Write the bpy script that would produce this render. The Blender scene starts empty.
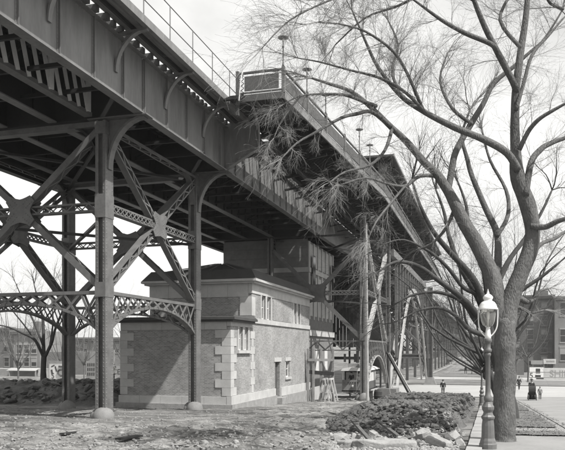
import bpy, math, random
from mathutils import Vector, Matrix, noise
V = Vector
random.seed(11)
R = random.Random(5)
sc = bpy.context.scene
COL = sc.collection

# ------------------------------------------------------------------ camera, sky, sun, exposure
YAW = math.atan(204.5 / 700.0)
SA, CA = math.sin(YAW), math.cos(YAW)
cam_d = bpy.data.cameras.new('camera')
cam_d.sensor_width = 36.0
cam_d.lens = 700.0 / 565.0 * 36.0
cam_d.shift_y = 125.0 / 565.0
cam_d.clip_start = 0.1
cam_d.clip_end = 6000
cam = bpy.data.objects.new('camera', cam_d)
cam.location = (0, 0, 0)
cam.rotation_euler = (math.radians(90), 0, YAW)
COL.objects.link(cam)
sc.camera = cam

SUN = V((1.0, -0.42, 1.525)).normalized()
sun_d = bpy.data.lights.new('sun', 'SUN')
sun_d.energy = 4.3
sun_d.angle = math.radians(0.6)
sun_d.color = (1.0, 0.985, 0.96)
sun = bpy.data.objects.new('sun', sun_d)
sun.rotation_euler = SUN.to_track_quat('Z', 'Y').to_euler()
sun.location = (30, -10, 60)
COL.objects.link(sun)

world = bpy.data.worlds.new('World')
sc.world = world
world.use_nodes = True
nt = world.node_tree
nt.nodes.clear()
def wn(t, **k):
    n = nt.nodes.new(t)
    for a, b in k.items(): setattr(n, a, b)
    return n
w_out = wn('ShaderNodeOutputWorld'); w_bg = wn('ShaderNodeBackground')
w_sky = wn('ShaderNodeTexSky', sky_type='NISHITA', sun_disc=False)
w_sky.sun_elevation = math.asin(SUN.z)
w_sky.sun_rotation = math.atan2(SUN.x, SUN.y)
w_sky.altitude = 10; w_sky.dust_density = 2.0
w_sep = wn('ShaderNodeSeparateColor')
w_tc = wn('ShaderNodeTexCoord'); w_map = wn('ShaderNodeMapping')
w_map.inputs['Scale'].default_value = (1.0, 1.0, 1.8)
w_no = wn('ShaderNodeTexNoise'); w_no.inputs['Scale'].default_value = 3.2; w_no.inputs['Detail'].default_value = 6; w_no.inputs['Roughness'].default_value = 0.55
w_rmp = wn('ShaderNodeMapRange'); w_rmp.inputs['From Min'].default_value = 0.36; w_rmp.inputs['From Max'].default_value = 0.66
w_rmp.inputs['To Min'].default_value = 0.3; w_rmp.inputs['To Max'].default_value = 1.0
w_mix = wn('ShaderNodeMix'); w_mix.data_type = 'FLOAT'
SKY_CLOUD = 6.4
w_mix.inputs[3].default_value = SKY_CLOUD
w_comb = wn('ShaderNodeCombineColor')
L = nt.links.new
L(w_sky.outputs[0], w_sep.inputs[0])
L(w_tc.outputs['Generated'], w_map.inputs[0]); L(w_map.outputs[0], w_no.inputs['Vector'])
L(w_no.outputs[0], w_rmp.inputs[0]); L(w_rmp.outputs[0], w_mix.inputs[0])
L(w_sep.outputs[2], w_mix.inputs[2])          # the plate saw mostly blue: a pale sky in grey
for i, k in enumerate((1.0, 0.995, 0.975)):
    m = wn('ShaderNodeMath', operation='MULTIPLY'); m.inputs[1].default_value = k
    L(w_mix.outputs[0], m.inputs[0]); L(m.outputs[0], w_comb.inputs[i])
L(w_comb.outputs[0], w_bg.inputs[0])
w_bg.inputs[1].default_value = 0.106
L(w_bg.outputs[0], w_out.inputs[0])

vs = sc.view_settings
vs.view_transform = 'Standard'; vs.look = 'None'; vs.gamma = 1.0; vs.use_curve_mapping = False
vs.exposure = 0.75
sc.render.engine = 'CYCLES'
sc.cycles.max_bounces = 6; sc.cycles.volume_bounces = 0
sc.cycles.transparent_max_bounces = 8

# ------------------------------------------------------------------ place helpers
def gd(d):
    """height of the ground (the eye is at zero) at a distance d down the avenue"""
    if d < 0: return -1.44
    if d < 78: return -1.44 - 0.0475 * d
    if d < 230: return -5.145
    return min(-5.145 + 0.0215 * (d - 230), 10.0)
def depth(x, y): return -x * SA + y * CA
def g(x, y): return gd(depth(x, y))
def at(px, py, d):
    u = (px - 282.5) / 700.0 * d
    return V((u * CA - d * SA, u * SA + d * CA, (350.0 - py) / 700.0 * d))
def onground(px, py):
    k = (py - 350) / 700.0
    d = 1.44 / max(k - 0.0475, 1e-4)
    if d > 78: d = 5.145 / k
    return at(px, py, d)

# ------------------------------------------------------------------ materials
def mat(name, v, var=0.25, scale=3.0, rough=0.8, bump=0.15, bscale=30.0, metal=0.0, stretch=(1, 1, 1), spec=0.3, kind=None, fine=0.5):
    m = bpy.data.materials.new(name); m.use_nodes = True
    n = m.node_tree.nodes; l = m.node_tree.links
    b = n['Principled BSDF']
    geo = n.new('ShaderNodeNewGeometry')
    mp = n.new('ShaderNodeMapping'); mp.inputs['Scale'].default_value = stretch
    l.new(geo.outputs['Position'], mp.inputs[0])
    n1 = n.new('ShaderNodeTexNoise'); n1.inputs['Scale'].default_value = scale; n1.inputs['Detail'].default_value = 6; n1.inputs['Roughness'].default_value = 0.62
    n2 = n.new('ShaderNodeTexNoise'); n2.inputs['Scale'].default_value = bscale; n2.inputs['Detail'].default_value = 5; n2.inputs['Roughness'].default_value = 0.6
    l.new(mp.outputs[0], n1.inputs['Vector']); l.new(mp.outputs[0], n2.inputs['Vector'])
    mx = n.new('ShaderNodeMath'); mx.operation = 'MULTIPLY_ADD'; mx.inputs[1].default_value = fine
    l.new(n2.outputs[0], mx.inputs[0]); l.new(n1.outputs[0], mx.inputs[2])
    rp = n.new('ShaderNodeMapRange')
    c = 0.5 + 0.5 * fine
    rp.inputs['From Min'].default_value = c - 0.3; rp.inputs['From Max'].default_value = c + 0.3
    rp.inputs['To Min'].default_value = v * (1 - var); rp.inputs['To Max'].default_value = v * (1 + var)
    l.new(mx.outputs[0], rp.inputs[0])
    val = rp.outputs[0]
    hgt = n2.outputs[0]
    if kind == 'brick':
        sx = n.new('ShaderNodeSeparateXYZ'); l.new(geo.outputs['Position'], sx.inputs[0])
        ad = n.new('ShaderNodeMath'); ad.operation = 'ADD'; l.new(sx.outputs[0], ad.inputs[0]); l.new(sx.outputs[1], ad.inputs[1])
        cx = n.new('ShaderNodeCombineXYZ'); l.new(ad.outputs[0], cx.inputs[0]); l.new(sx.outputs[2], cx.inputs[1])
        bt = n.new('ShaderNodeTexBrick'); l.new(cx.outputs[0], bt.inputs['Vector'])
        bt.inputs['Scale'].default_value = 1.0; bt.inputs['Brick Width'].default_value = 0.21; bt.inputs['Row Height'].default_value = 0.075
        bt.inputs['Mortar Size'].default_value = 0.009; bt.inputs['Mortar Smooth'].default_value = 0.3
        bt.inputs['Color1'].default_value = (0.72, 0.72, 0.72, 1); bt.inputs['Color2'].default_value = (1.18, 1.18, 1.18, 1); bt.inputs['Mortar'].default_value = (1.5, 1.5, 1.5, 1)
        ml = n.new('ShaderNodeMath'); ml.operation = 'MULTIPLY'; l.new(val, ml.inputs[0]); l.new(bt.outputs['Color'], ml.inputs[1])
        val = ml.outputs[0]
    if kind == 'bark':
        wv = n.new('ShaderNodeTexVoronoi'); wv.inputs['Scale'].default_value = 36
        mq = n.new('ShaderNodeMapping'); mq.inputs['Scale'].default_value = (1, 1, 0.3); l.new(geo.outputs['Position'], mq.inputs[0])
        ns = n.new('ShaderNodeTexNoise'); ns.inputs['Scale'].default_value = 9; l.new(mq.outputs[0], ns.inputs['Vector'])
        va = n.new('ShaderNodeVectorMath'); va.operation = 'MULTIPLY_ADD'; va.inputs[1].default_value = (.12, .12, .12)
        l.new(ns.outputs['Color'], va.inputs[0]); l.new(mq.outputs[0], va.inputs[2])
        l.new(va.outputs[0], wv.inputs['Vector'])
        rr = n.new('ShaderNodeMapRange'); rr.inputs['From Max'].default_value = 0.55; rr.inputs['To Min'].default_value = 0.72; rr.inputs['To Max'].default_value = 1.15
        l.new(wv.outputs['Distance'], rr.inputs[0])
        ml = n.new('ShaderNodeMath'); ml.operation = 'MULTIPLY'; l.new(val, ml.inputs[0]); l.new(rr.outputs[0], ml.inputs[1])
        val = ml.outputs[0]; hgt = wv.outputs['Distance']
    cc = n.new('ShaderNodeCombineColor')
    for i, k in enumerate((1.0, 0.995, 0.98)):
        ml = n.new('ShaderNodeMath'); ml.operation = 'MULTIPLY'; ml.inputs[1].default_value = k
        l.new(val, ml.inputs[0]); l.new(ml.outputs[0], cc.inputs[i])
    l.new(cc.outputs[0], b.inputs['Base Color'])
    b.inputs['Roughness'].default_value = rough; b.inputs['Metallic'].default_value = metal
    b.inputs['Specular IOR Level'].default_value = spec
    if bump > 0:
        bp = n.new('ShaderNodeBump'); bp.inputs['Strength'].default_value = bump; bp.inputs['Distance'].default_value = 0.03
        l.new(hgt, bp.inputs['Height']); l.new(bp.outputs[0], b.inputs['Normal'])
    return m

M = {}
M['steel'] = mat('painted_steel', 0.118, 0.36, 2.2, 0.5, 0.10, 22, spec=0.5)
M['shade_steel'] = mat('shade_dark_steel', 0.022, 0.35, 1.2, 0.55, 0.12, 16, spec=0.45)  # steel darkened so its colour carries the shade beneath the deck
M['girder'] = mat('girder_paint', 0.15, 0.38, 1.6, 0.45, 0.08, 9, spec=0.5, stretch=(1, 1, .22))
M['farsteel'] = mat('far_steel', 0.07, 0.25, 0.5, 0.6, 0.0, 8)
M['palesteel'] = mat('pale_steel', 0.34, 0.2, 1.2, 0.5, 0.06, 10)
M['wood'] = mat('dark_shade_boards', 0.03, 0.4, 2.0, 0.85, 0.2, 20, stretch=(4, .4, 4))  # board colour holds the under-deck shade; loose dark timber shares it
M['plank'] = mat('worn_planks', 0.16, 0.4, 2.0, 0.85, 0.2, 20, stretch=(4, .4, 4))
M['lit_steel'] = mat('pale_lit_steel', 0.6, 0.15, 2.0, 0.5, 0.05, 14)  # pale colour stands in for light falling on the lattice girder bars
M['platform'] = mat('platform_paint', 0.075, 0.35, 2.0, 0.6, 0.08, 16)
M['tie'] = mat('tie_timber', 0.1, 0.4, 3.0, 0.85, 0.2, 20)
M['palewood'] = mat('fresh_timber', 0.4, 0.2, 3.0, 0.8, 0.1, 20)
M['brick'] = mat('brick_wall', 0.23, 0.34, 0.7, 0.85, 0.08, 40, kind='brick')
M['limestone'] = mat('limestone', 0.40, 0.22, 1.1, 0.8, 0.10, 25)
M['slate'] = mat('roof_metal', 0.06, 0.25, 1.0, 0.6, 0.05, 12)
M['glass'] = mat('window_dark', 0.03, 0.4, 2.0, 0.12, 0.0, 10, spec=0.6)
M['frame'] = mat('window_frame', 0.55, 0.1, 2.0, 0.6, 0.0, 10)
M['door'] = mat('door_paint', 0.07, 0.2, 3.0, 0.5, 0.05, 20)
M['concrete'] = mat('concrete', 0.17, 0.25, 2.5, 0.9, 0.35, 25)
M['stone'] = mat('rubble_stone', 0.25, 0.3, 2.5, 0.9, 0.6, 18)
M['gravel'] = mat('loose_gravel', 0.2, 0.4, 3.0, 0.95, 0.3, 20)
M['dirt'] = mat('dark_earth', 0.09, 0.6, 1.4, 0.95, 0.9, 9)
M['bark'] = mat('elm_bark', 0.092, 0.4, 2.6, 0.9, 0.6, 20, kind='bark')
M['twig'] = mat('twig_bark', 0.19, 0.3, 1.0, 0.9, 0.0, 10)
M['darkbark'] = mat('dark_bark', 0.055, 0.35, 2.5, 0.9, 0.5, 20)
M['fartwig'] = mat('dark_twigs', 0.05, 0.3, 1.0, 0.9, 0.0, 10)
M['lawn'] = mat('bare_lawn', 0.115, 0.55, 1.6, 0.95, 0.6, 14)
M['path'] = mat('pale_path', 0.215, 0.24, 0.7, 0.9, 0.3, 12)
M['curb'] = mat('curb_stone', 0.27, 0.2, 1.2, 0.85, 0.25, 14)
M['road'] = mat('far_road', 0.17, 0.3, 0.12, 0.9, 0.1, 1.2)
M['street'] = mat('cross_street_dust', 0.3, 0.12, 0.2, 0.9, 0.1, 3)
M['median'] = mat('median_grass', 0.14, 0.4, 0.3, 0.95, 0.1, 2)
M['farbrick'] = mat('far_brick', 0.13, 0.2, 0.25, 0.9, 0.0, 3)
M['farbrick2'] = mat('far_pale_brick', 0.19, 0.2, 0.25, 0.9, 0.0, 3)
M['farstone'] = mat('far_stone', 0.28, 0.15, 0.25, 0.9, 0.0, 3)
M['white'] = mat('white_paint', 0.72, 0.08, 1.5, 0.5, 0.03, 10)
M['paper'] = mat('poster_paper', 0.48, 0.2, 1.2, 0.8, 0.0, 10)
M['ink'] = mat('poster_ink', 0.05, 0.2, 3, 0.7, 0.0, 10)
M['greyboard'] = mat('weathered_board', 0.22, 0.3, 1.0, 0.85, 0.05, 8)
M['cloth'] = mat('dark_cloth', 0.03, 0.3, 5, 0.9, 0.1, 30)
M['cloth2'] = mat('grey_cloth', 0.12, 0.3, 5, 0.9, 0.1, 30)
M['skin'] = mat('skin', 0.42, 0.1, 5, 0.6, 0.0, 30)
M['iron'] = mat('lamp_iron', 0.11, 0.22, 4, 0.42, 0.05, 25, spec=0.5)
M['lampwhite'] = mat('lantern_enamel', 0.66, 0.1, 4, 0.35, 0.0, 20, spec=0.5)
M['horse'] = mat('horse_coat', 0.06, 0.3, 3, 0.7, 0.0, 20)
def brick_floor_off(): pass
mg = bpy.data.materials.new('lantern_glass'); mg.use_nodes = True
_b = mg.node_tree.nodes['Principled BSDF']
_b.inputs['Base Color'].default_value = (0.9, 0.9, 0.88, 1); _b.inputs['Roughness'].default_value = 0.05
_b.inputs['Transmission Weight'].default_value = 0.92; _b.inputs['IOR'].default_value = 1.1
M['lampglass'] = mg

# ------------------------------------------------------------------ ground material (one sheet, dusty lot)
def ground_mat():
    m = bpy.data.materials.new('dusty_ground'); m.use_nodes = True
    n = m.node_tree.nodes; l = m.node_tree.links; b = n['Principled BSDF']
    geo = n.new('ShaderNodeNewGeometry')
    def nz(s, det, st=(1, 1, 1), rg=.6):
        mp = n.new('ShaderNodeMapping'); mp.inputs['Scale'].default_value = st; l.new(geo.outputs['Position'], mp.inputs[0])
        t = n.new('ShaderNodeTexNoise'); t.inputs['Scale'].default_value = s; t.inputs['Detail'].default_value = det; t.inputs['Roughness'].default_value = rg
        l.new(mp.outputs[0], t.inputs['Vector']); return t.outputs[0]
    def mr(src, a, c, lo, hi):
        r = n.new('ShaderNodeMapRange'); l.new(src, r.inputs[0])
        for k, v in (('From Min', a), ('From Max', c), ('To Min', lo), ('To Max', hi)): r.inputs[k].default_value = v
        return r.outputs[0]
    def mul(a, c):
        q = n.new('ShaderNodeMath'); q.operation = 'MULTIPLY'; l.new(a, q.inputs[0])
        if isinstance(c, float): q.inputs[1].default_value = c
        else: l.new(c, q.inputs[1])
        return q.outputs[0]
    big = mr(nz(0.16, 5), .38, .62, 0.125, 0.25)
    rut = mr(nz(1.1, 5, (.35, 1.5, 1)), .36, .62, 0.62, 1.12)
    peb = mr(nz(11, 5, rg=.75), .38, .6, 0.72, 1.18)
    dark = mr(nz(.9, 8, (.45, 1.5, 1), .72), .5, .6, 1.0, 0.46)
    v = mul(mul(mul(big, rut), peb), dark)
    cc = n.new('ShaderNodeCombineColor')
    for i, k in enumerate((1.0, .99, .965)): l.new(mul(v, k), cc.inputs[i])
    l.new(cc.outputs[0], b.inputs['Base Color']); b.inputs['Roughness'].default_value = .95
    b.inputs['Specular IOR Level'].default_value = .15
    bp = n.new('ShaderNodeBump'); bp.inputs['Strength'].default_value = .8; bp.inputs['Distance'].default_value = .05
    l.new(nz(7, 7, rg=.7), bp.inputs['Height']); l.new(bp.outputs[0], b.inputs['Normal'])
    return m
M['ground'] = ground_mat()

# ------------------------------------------------------------------ mesh builder
class MB:
    def __init__(s): s.v = []; s.f = []; s.smooth = False
    def add(s, vs_, fs):
        o = len(s.v); s.v.extend(vs_); s.f.extend([tuple(i + o for i in f) for f in fs]); return s
    def hexa(s, p):
        return s.add([V(a) for a in p], [(0, 3, 2, 1), (4, 5, 6, 7), (0, 1, 5, 4), (1, 2, 6, 5), (2, 3, 7, 6), (3, 0, 4, 7)])
    def box(s, x0, x1, y0, y1, z0, z1):
        return s.hexa([(x0, y0, z0), (x1, y0, z0), (x1, y1, z0), (x0, y1, z0), (x0, y0, z1), (x1, y0, z1), (x1, y1, z1), (x0, y1, z1)])
    def bar(s, p, q, w, h, up=(0, 0, 1)):
        p = V(p); q = V(q); a = (q - p)
        if a.length < 1e-6: return s
        a.normalize(); u = V(up); sd = a.cross(u)
        if sd.length < 1e-4: sd = a.cross(V((1, 0, 0)))
        sd.normalize(); u = sd.cross(a); sd = sd * (w / 2); u = u * (h / 2)
        return s.hexa([p - sd - u, p + sd - u, q + sd - u, q - sd - u, p - sd + u, p + sd + u, q + sd + u, q - sd + u])
    def tube(s, pts, rad, n=8, cap=True, wob=0.0):
        k = len(pts); o = len(s.v)
        a = (pts[-1] - pts[0])
        ref = V((0.31, 0.95, 0.1)) if abs(a.normalized().y) < .8 else V((1, 0.1, 0.2))
        for i, p in enumerate(pts):
            t = (pts[min(i + 1, k - 1)] - pts[max(i - 1, 0)])
            if t.length < 1e-9: t = V((0, 0, 1))
            t.normalize(); sd = t.cross(ref); sd.normalize(); up = sd.cross(t)
            for j in range(n):
                an = 2 * math.pi * j / n
                r = rad[i]
                if wob: r *= 1 + wob * noise.noise(V((math.cos(an) * 1.7, math.sin(an) * 1.7, i * .35)))
                s.v.append(p + sd * (math.cos(an) * r) + up * (math.sin(an) * r))
        for i in range(k - 1):
            for j in range(n):
                j2 = (j + 1) % n
                s.f.append((o + i * n + j, o + i * n + j2, o + (i + 1) * n + j2, o + (i + 1) * n + j))
        if cap and n > 3:
            s.f.append(tuple(o + j for j in range(n))[::-1]); s.f.append(tuple(o + (k - 1) * n + j for j in range(n)))
        return s
    def lathe(s, c, prof, n=16):
        c = V(c); o = len(s.v)
        for r, z in prof:
            for j in range(n):
                an = 2 * math.pi * j / n
                s.v.append(c + V((r * math.cos(an), r * math.sin(an), z)))
        for i in range(len(prof) - 1):
            for j in range(n):
                j2 = (j + 1) % n
                s.f.append((o + i * n + j, o + i * n + j2, o + (i + 1) * n + j2, o + (i + 1) * n + j))
        s.f.append(tuple(o + j for j in range(n))[::-1]); s.f.append(tuple(o + (len(prof) - 1) * n + j for j in range(n)))
        return s
    def prism(s, poly, ext):
        n = len(poly); ext = V(ext)
        return s.add([V(p) for p in poly] + [V(p) + ext for p in poly],
                     [tuple(range(n))[::-1], tuple(range(n, 2 * n))] + [(i, (i + 1) % n, n + (i + 1) % n, n + i) for i in range(n)])
    def ball(s, c, r, nu=12, nv=8, jit=0.0, seed=0):
        c = V(c); o = len(s.v)
        for i in range(nv + 1):
            th = math.pi * i / nv
            for j in range(nu):
                ph = 2 * math.pi * j / nu
                d = V((math.sin(th) * math.cos(ph), math.sin(th) * math.sin(ph), math.cos(th)))
                k = 1.0
                if jit: k = 1 + jit * noise.noise(d * 1.6 + V((seed * 7.3, seed * 3.1, 0)))
                s.v.append(c + V((d.x * r[0], d.y * r[1], d.z * r[2])) * k)
        for i in range(nv):
            for j in range(nu):
                j2 = (j + 1) % nu
                s.f.append((o + i * nu + j, o + (i + 1) * nu + j, o + (i + 1) * nu + j2, o + i * nu + j2))
        return s
    def rivet(s, p, nrm, r=.02):
        p = V(p); nrm = V(nrm).normalized(); a = nrm.cross(V((.3, .2, .9))).normalized(); b = nrm.cross(a)
        vs_ = [p + a * (r * math.cos(k * math.pi / 2.5)) + b * (r * math.sin(k * math.pi / 2.5)) for k in range(5)] + [p + nrm * r * .8]
        return s.add(vs_, [(k, (k + 1) % 5, 5) for k in range(5)])
    def grid(s, xs, ys, fz):
        o = len(s.v); nx = len(xs)
        for y in ys:
            for x in xs: s.v.append(V((x, y, fz(x, y))))
        for j in range(len(ys) - 1):
            for i in range(nx - 1):
                a = o + j * nx + i
                s.f.append((a, a + 1, a + nx + 1, a + nx))
        return s
    def mesh(s, name, m, base=V((0, 0, 0))):
        me = bpy.data.meshes.new(name)
        me.from_pydata([tuple(p - base) for p in s.v], [], s.f)
        if s.smooth: me.polygons.foreach_set('use_smooth', [True] * len(me.polygons))
        me.materials.append(m); me.update()
        return me

def setp(o, label=None, cat=None, group=None, kind=None):
    if label: o['label'] = label
    if cat: o['category'] = cat
    if group: o['group'] = group
    if kind: o['kind'] = kind
    return o
UNIT = {}
def unit(m):
    if m.name not in UNIT:
        UNIT[m.name] = MB().box(-.5, .5, -.5, .5, -.5, .5).mesh('bar_' + m.name, m)
    return UNIT[m.name]

class T:
    """one thing: an Empty at its base that parents its parts"""
    def __init__(s, name, label, cat, base, group=None):
        s.base = V(base); s.o = bpy.data.objects.new(name, None); s.o.empty_display_size = .3
        COL.objects.link(s.o); s.o.location = s.base; setp(s.o, label, cat, group)
    def part(s, name, mb, m, parent=None, label=None, kind=None):
        me = mb.mesh(name, M[m] if isinstance(m, str) else m, s.base)
        o = bpy.data.objects.new(name, me); COL.objects.link(o); o.parent = parent or s.o
        return setp(o, label, kind=kind)
    def bar(s, name, p, q, w, h, m, parent=None, up=(0, 0, 1), label=None):
        p = V(p); q = V(q); a = q - p; ln = a.length; a.normalize(); u = V(up); sd = a.cross(u)
        if sd.length < 1e-4: sd = a.cross(V((1, 0, 0)))
        sd.normalize(); u = sd.cross(a)
        o = bpy.data.objects.new(name, unit(M[m])); COL.objects.link(o); o.parent = parent or s.o
        mt = Matrix((a * ln, sd * w, u * h)).transposed().to_4x4(); mt.translation = (p + q) / 2 - s.base
        o.matrix_local = mt
        return setp(o, label)
    def bx(s, name, x0, x1, y0, y1, z0, z1, m, parent=None, label=None):
        c = V(((x0 + x1) / 2, (y0 + y1) / 2, (z0 + z1) / 2))
        o = bpy.data.objects.new(name, unit(M[m])); COL.objects.link(o); o.parent = parent or s.o
        o.location = c - s.base; o.scale = (x1 - x0, y1 - y0, z1 - z0)
        return setp(o, label)
    def text(s, name, body, loc, size, m, parent=None, rz=0.0, ext=.004):
        cu = bpy.data.curves.new(name, 'FONT'); cu.body = body; cu.size = size; cu.extrude = ext
        cu.align_x = 'CENTER'; cu.align_y = 'CENTER'; cu.materials.append(M[m])
        tmp = bpy.data.objects.new(name, cu); me = bpy.data.meshes.new_from_object(tmp); me.name = name
        bpy.data.objects.remove(tmp); bpy.data.curves.remove(cu)
        o = bpy.data.objects.new(name, me); COL.objects.link(o); o.parent = parent or s.o
        o.location = V(loc) - s.base; o.rotation_euler = (math.pi / 2, 0, rz)
        return o
def solo(name, mb, m, label, cat, base, group=None):
    base = V(base)
    o = bpy.data.objects.new(name, mb.mesh(name, M[m], base)); COL.objects.link(o); o.location = base
    return setp(o, label, cat, group)
def setting(name, mb, m, kind='structure', label=None, cat=None):
    o = bpy.data.objects.new(name, mb.mesh(name, M[m])); COL.objects.link(o)
    return setp(o, label, cat, kind=kind)
def frange(a, b, st):
    n = max(1, int(round((b - a) / st))); return [a + (b - a) * i / n for i in range(n + 1)]
def curve(pts, sub=4):
    """Catmull-Rom through points (position, radius)"""
    P = [V(p) for p, r in pts]; Q = [r for p, r in pts]; op, orr = [], []
    for i in range(len(P) - 1):
        p0 = P[max(i - 1, 0)]; p1 = P[i]; p2 = P[i + 1]; p3 = P[min(i + 2, len(P) - 1)]
        for k in range(sub):
            t = k / sub
            op.append(.5 * ((2 * p1) + (p2 - p0) * t + (2 * p0 - 5 * p1 + 4 * p2 - p3) * t * t + (3 * p1 - p0 - 3 * p2 + p3) * t ** 3))
            orr.append(Q[i] + (Q[i + 1] - Q[i]) * t)
    op.append(P[-1]); orr.append(Q[-1])
    return op, orr

# ================================================================== SETTING: ground, streets
def bumps(x, y):
    d = depth(x, y)
    if x > -0.9 or y > 74: return 0.0
    k = min(1.0, (-0.9 - x) / 1.5) * min(1.0, (74 - y) / 8.0)
    p = V((x, y, 0))
    b = .05 * noise.noise(p * .35) + .045 * noise.noise(V((x * .5, y * 1.3, 3))) + .03 * noise.noise(p * 2.1) + .018 * noise.noise(p * 5.0)
    rough = 1.0 + 1.3 * max(0, min(1, max((x + 13.5) / 4, (26 - y) / 4)))
    r2 = abs(noise.noise(V((x * .9, y * 2.0, 11)))); b += (.07 * (r2 - .2) + .03 * noise.noise(V((x * 1.6 + y * .5, y * 3.2, 21))) + .035 * noise.noise(V((x * 5, y * 7, 5))) + .02 * noise.noise(V((x * 13, y * 15, 5)))) * (rough - 1)
    return b * k * (.55 + .45 * rough)
xs = [-900, -500, -300, -200, -140, -100, -80, -66, -55, -46, -40, -36] + frange(-33, -.9, .22) + [-.5, 0, 3, 8, 16, 30, 60, 120, 250, 500, 900]
ys = [-80, -40, -15, 0, 5] + frange(8, 62, .25) + frange(62.5, 84, 1) + frange(90, 260, 10) + frange(280, 640, 30) + [700, 900, 1100, 1400]
setting('ground', MB().grid(xs, ys, lambda x, y: g(x, y) + bumps(x, y)), 'ground')
def sheet(name, x0, x1, y0, y1, off, m, sx=3.0, sy=3.0, rough=0.0, wob=0.0):
    """a thin sheet that follows the ground"""
    mb = MB(); X = frange(x0, x1, sx); Y = frange(y0, y1, sy)
    f = (lambda x, y: g(x, y) + off + rough * noise.noise(V((x * 1.3, y * 1.3, 9)))) if rough else (lambda x, y: g(x, y) + off)
    mb.grid(X, Y, f); 
    return setting(name, mb, m)
def strip(name, x0, x1, y0, y1, off, m, st=.12):
    mb = MB(); X = frange(x0, x1, st); Y = frange(y0, y1, st * 1.6)
    mb.grid(X, Y, lambda x, y: 0)
    for v in mb.v:
        e = min(v.x - x0, x1 - v.x, v.y - y0, y1 - v.y)
        v.z = g(v.x, v.y) + off + .02 * noise.noise(v * 2.3) * min(1, e * 4) + .014 * noise.noise(v * 7)
        if e < .25: v.x += .07 * noise.noise(V((v.y * 1.7, v.x, 4))) + .03 * noise.noise(V((v.y * 6, v.x, 2))); v.y += .08 * noise.noise(V((v.x * 2.5, v.y, 7)))
    return setting(name, mb, m)
sheet('sidewalk', -0.12, 2.3, 5.5, 73, .04, 'path', .5, .6)
for ya_, yb0 in ((19.7, 21.4), (23.3, 36.4), (37.6, 54), (55.2, 71)): strip('lawn_strip', .08 if ya_ > 20 else .5, 2.1, ya_, yb0, .075, 'lawn')
sheet('path', 2.31, 9.5, -6, 73, .06, 'path')
# kerb of single stones, a real step above the dirt
kerb = T('kerb', 'pale stone kerb along the edge of the sidewalk beside the dirt mound', 'kerb', (-.27, 16, g(-.27, 16)))
y = 5.0; i = 0
while y < 72:
    ln = 1.5 + .5 * R.random(); x0 = -.42 + .02 * R.random(); z = .08 + .02 * R.random()
    y1 = min(y + ln, 72)
    mb = MB().hexa([(x0, y, g(x0, y) - .3), (-.1, y, g(-.1, y) - .3), (-.1, y1 - .02, g(-.1, y1) - .3), (x0, y1 - .02, g(x0, y1) - .3),
                    (x0, y, g(x0, y) + z), (-.1, y, g(-.1, y) + z), (-.1, y1 - .02, g(-.1, y1) + z), (x0, y1 - .02, g(x0, y1) + z)])
    kerb.part('kerb_stone', mb, 'curb'); y = y1; i += 1
sheet('cross_street', -120, 140, 74, 104, .05, 'street', 4, 2)
sheet('median', -9, 1.5, 106, 121, .06, 'median', 3, 3)
sheet('crosswalk', -12, 60, 124, 136, .05, 'street', 4, 2)
sheet('median', -9, 1.5, 139, 160, .06, 'median', 3, 3)
sheet('road', -10, 1.5, 160, 640, .05, 'road', 3, 6)
sheet('pavement', -12.0, -11.1, 130, 520, .08, 'path', .45, 6)
sheet('pavement', 1.5, 6, 106, 520, .06, 'path', 1.5, 6)
sheet('vacant_lot', 6, 90, 106, 123.5, .05, 'median', 4, 3)
sheet('vacant_lot', 6, 90, 136.5, 168, .05, 'median', 4, 4)

# ------------------------------------------------------------------ ballast colours used below
ZB, ZT = 9.42, 11.75       # underside and top of the deck girders
GX = [-13.3, -17.3, -19.7, -22.2, -24.4]

# ================================================================== steel members
def lattice(t, name, p, q, wd, W, c, dd, pitch, m, indiv=True, double=False, lw=.06, parent=None):
    p = V(p); q = V(q); ax = (q - p).normalized(); wd = V(wd); wd = (wd - ax * wd.dot(ax)).normalized(); nd = ax.cross(wd)
    mb = MB()
    for sgn in (-1, 1):
        mb.bar(p + wd * sgn * W / 2, q + wd * sgn * W / 2, c, dd, nd)
    L_ = (q - p).length; n = max(2, int(round(L_ / pitch))); bars = []
    for face in (-1, 1):
        off = nd * (face * (dd / 2 + .004))
        for i in range(n):
            s0 = 1 if i % 2 else -1
            a = p + ax * (L_ * i / n) + wd * (s0 * W * .45) + off; b = p + ax * (L_ * (i + 1) / n) - wd * (s0 * W * .45) + off
            bars.append((a, b))
            if double:
                a = p + ax * (L_ * i / n) - wd * (s0 * W * .45) + off * 1.03; b = p + ax * (L_ * (i + 1) / n) + wd * (s0 * W * .45) + off * 1.03
                bars.append((a, b))
    if not indiv:
        for a, b in bars: mb.bar(a, b, lw, .016, nd)
        return t.part(name, mb, m, parent)
    o = t.part(name, mb, m, parent)
    for a, b in bars: t.bar('lacing_bar', a, b, lw, .016, m, parent=o, up=nd)
    return o
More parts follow.
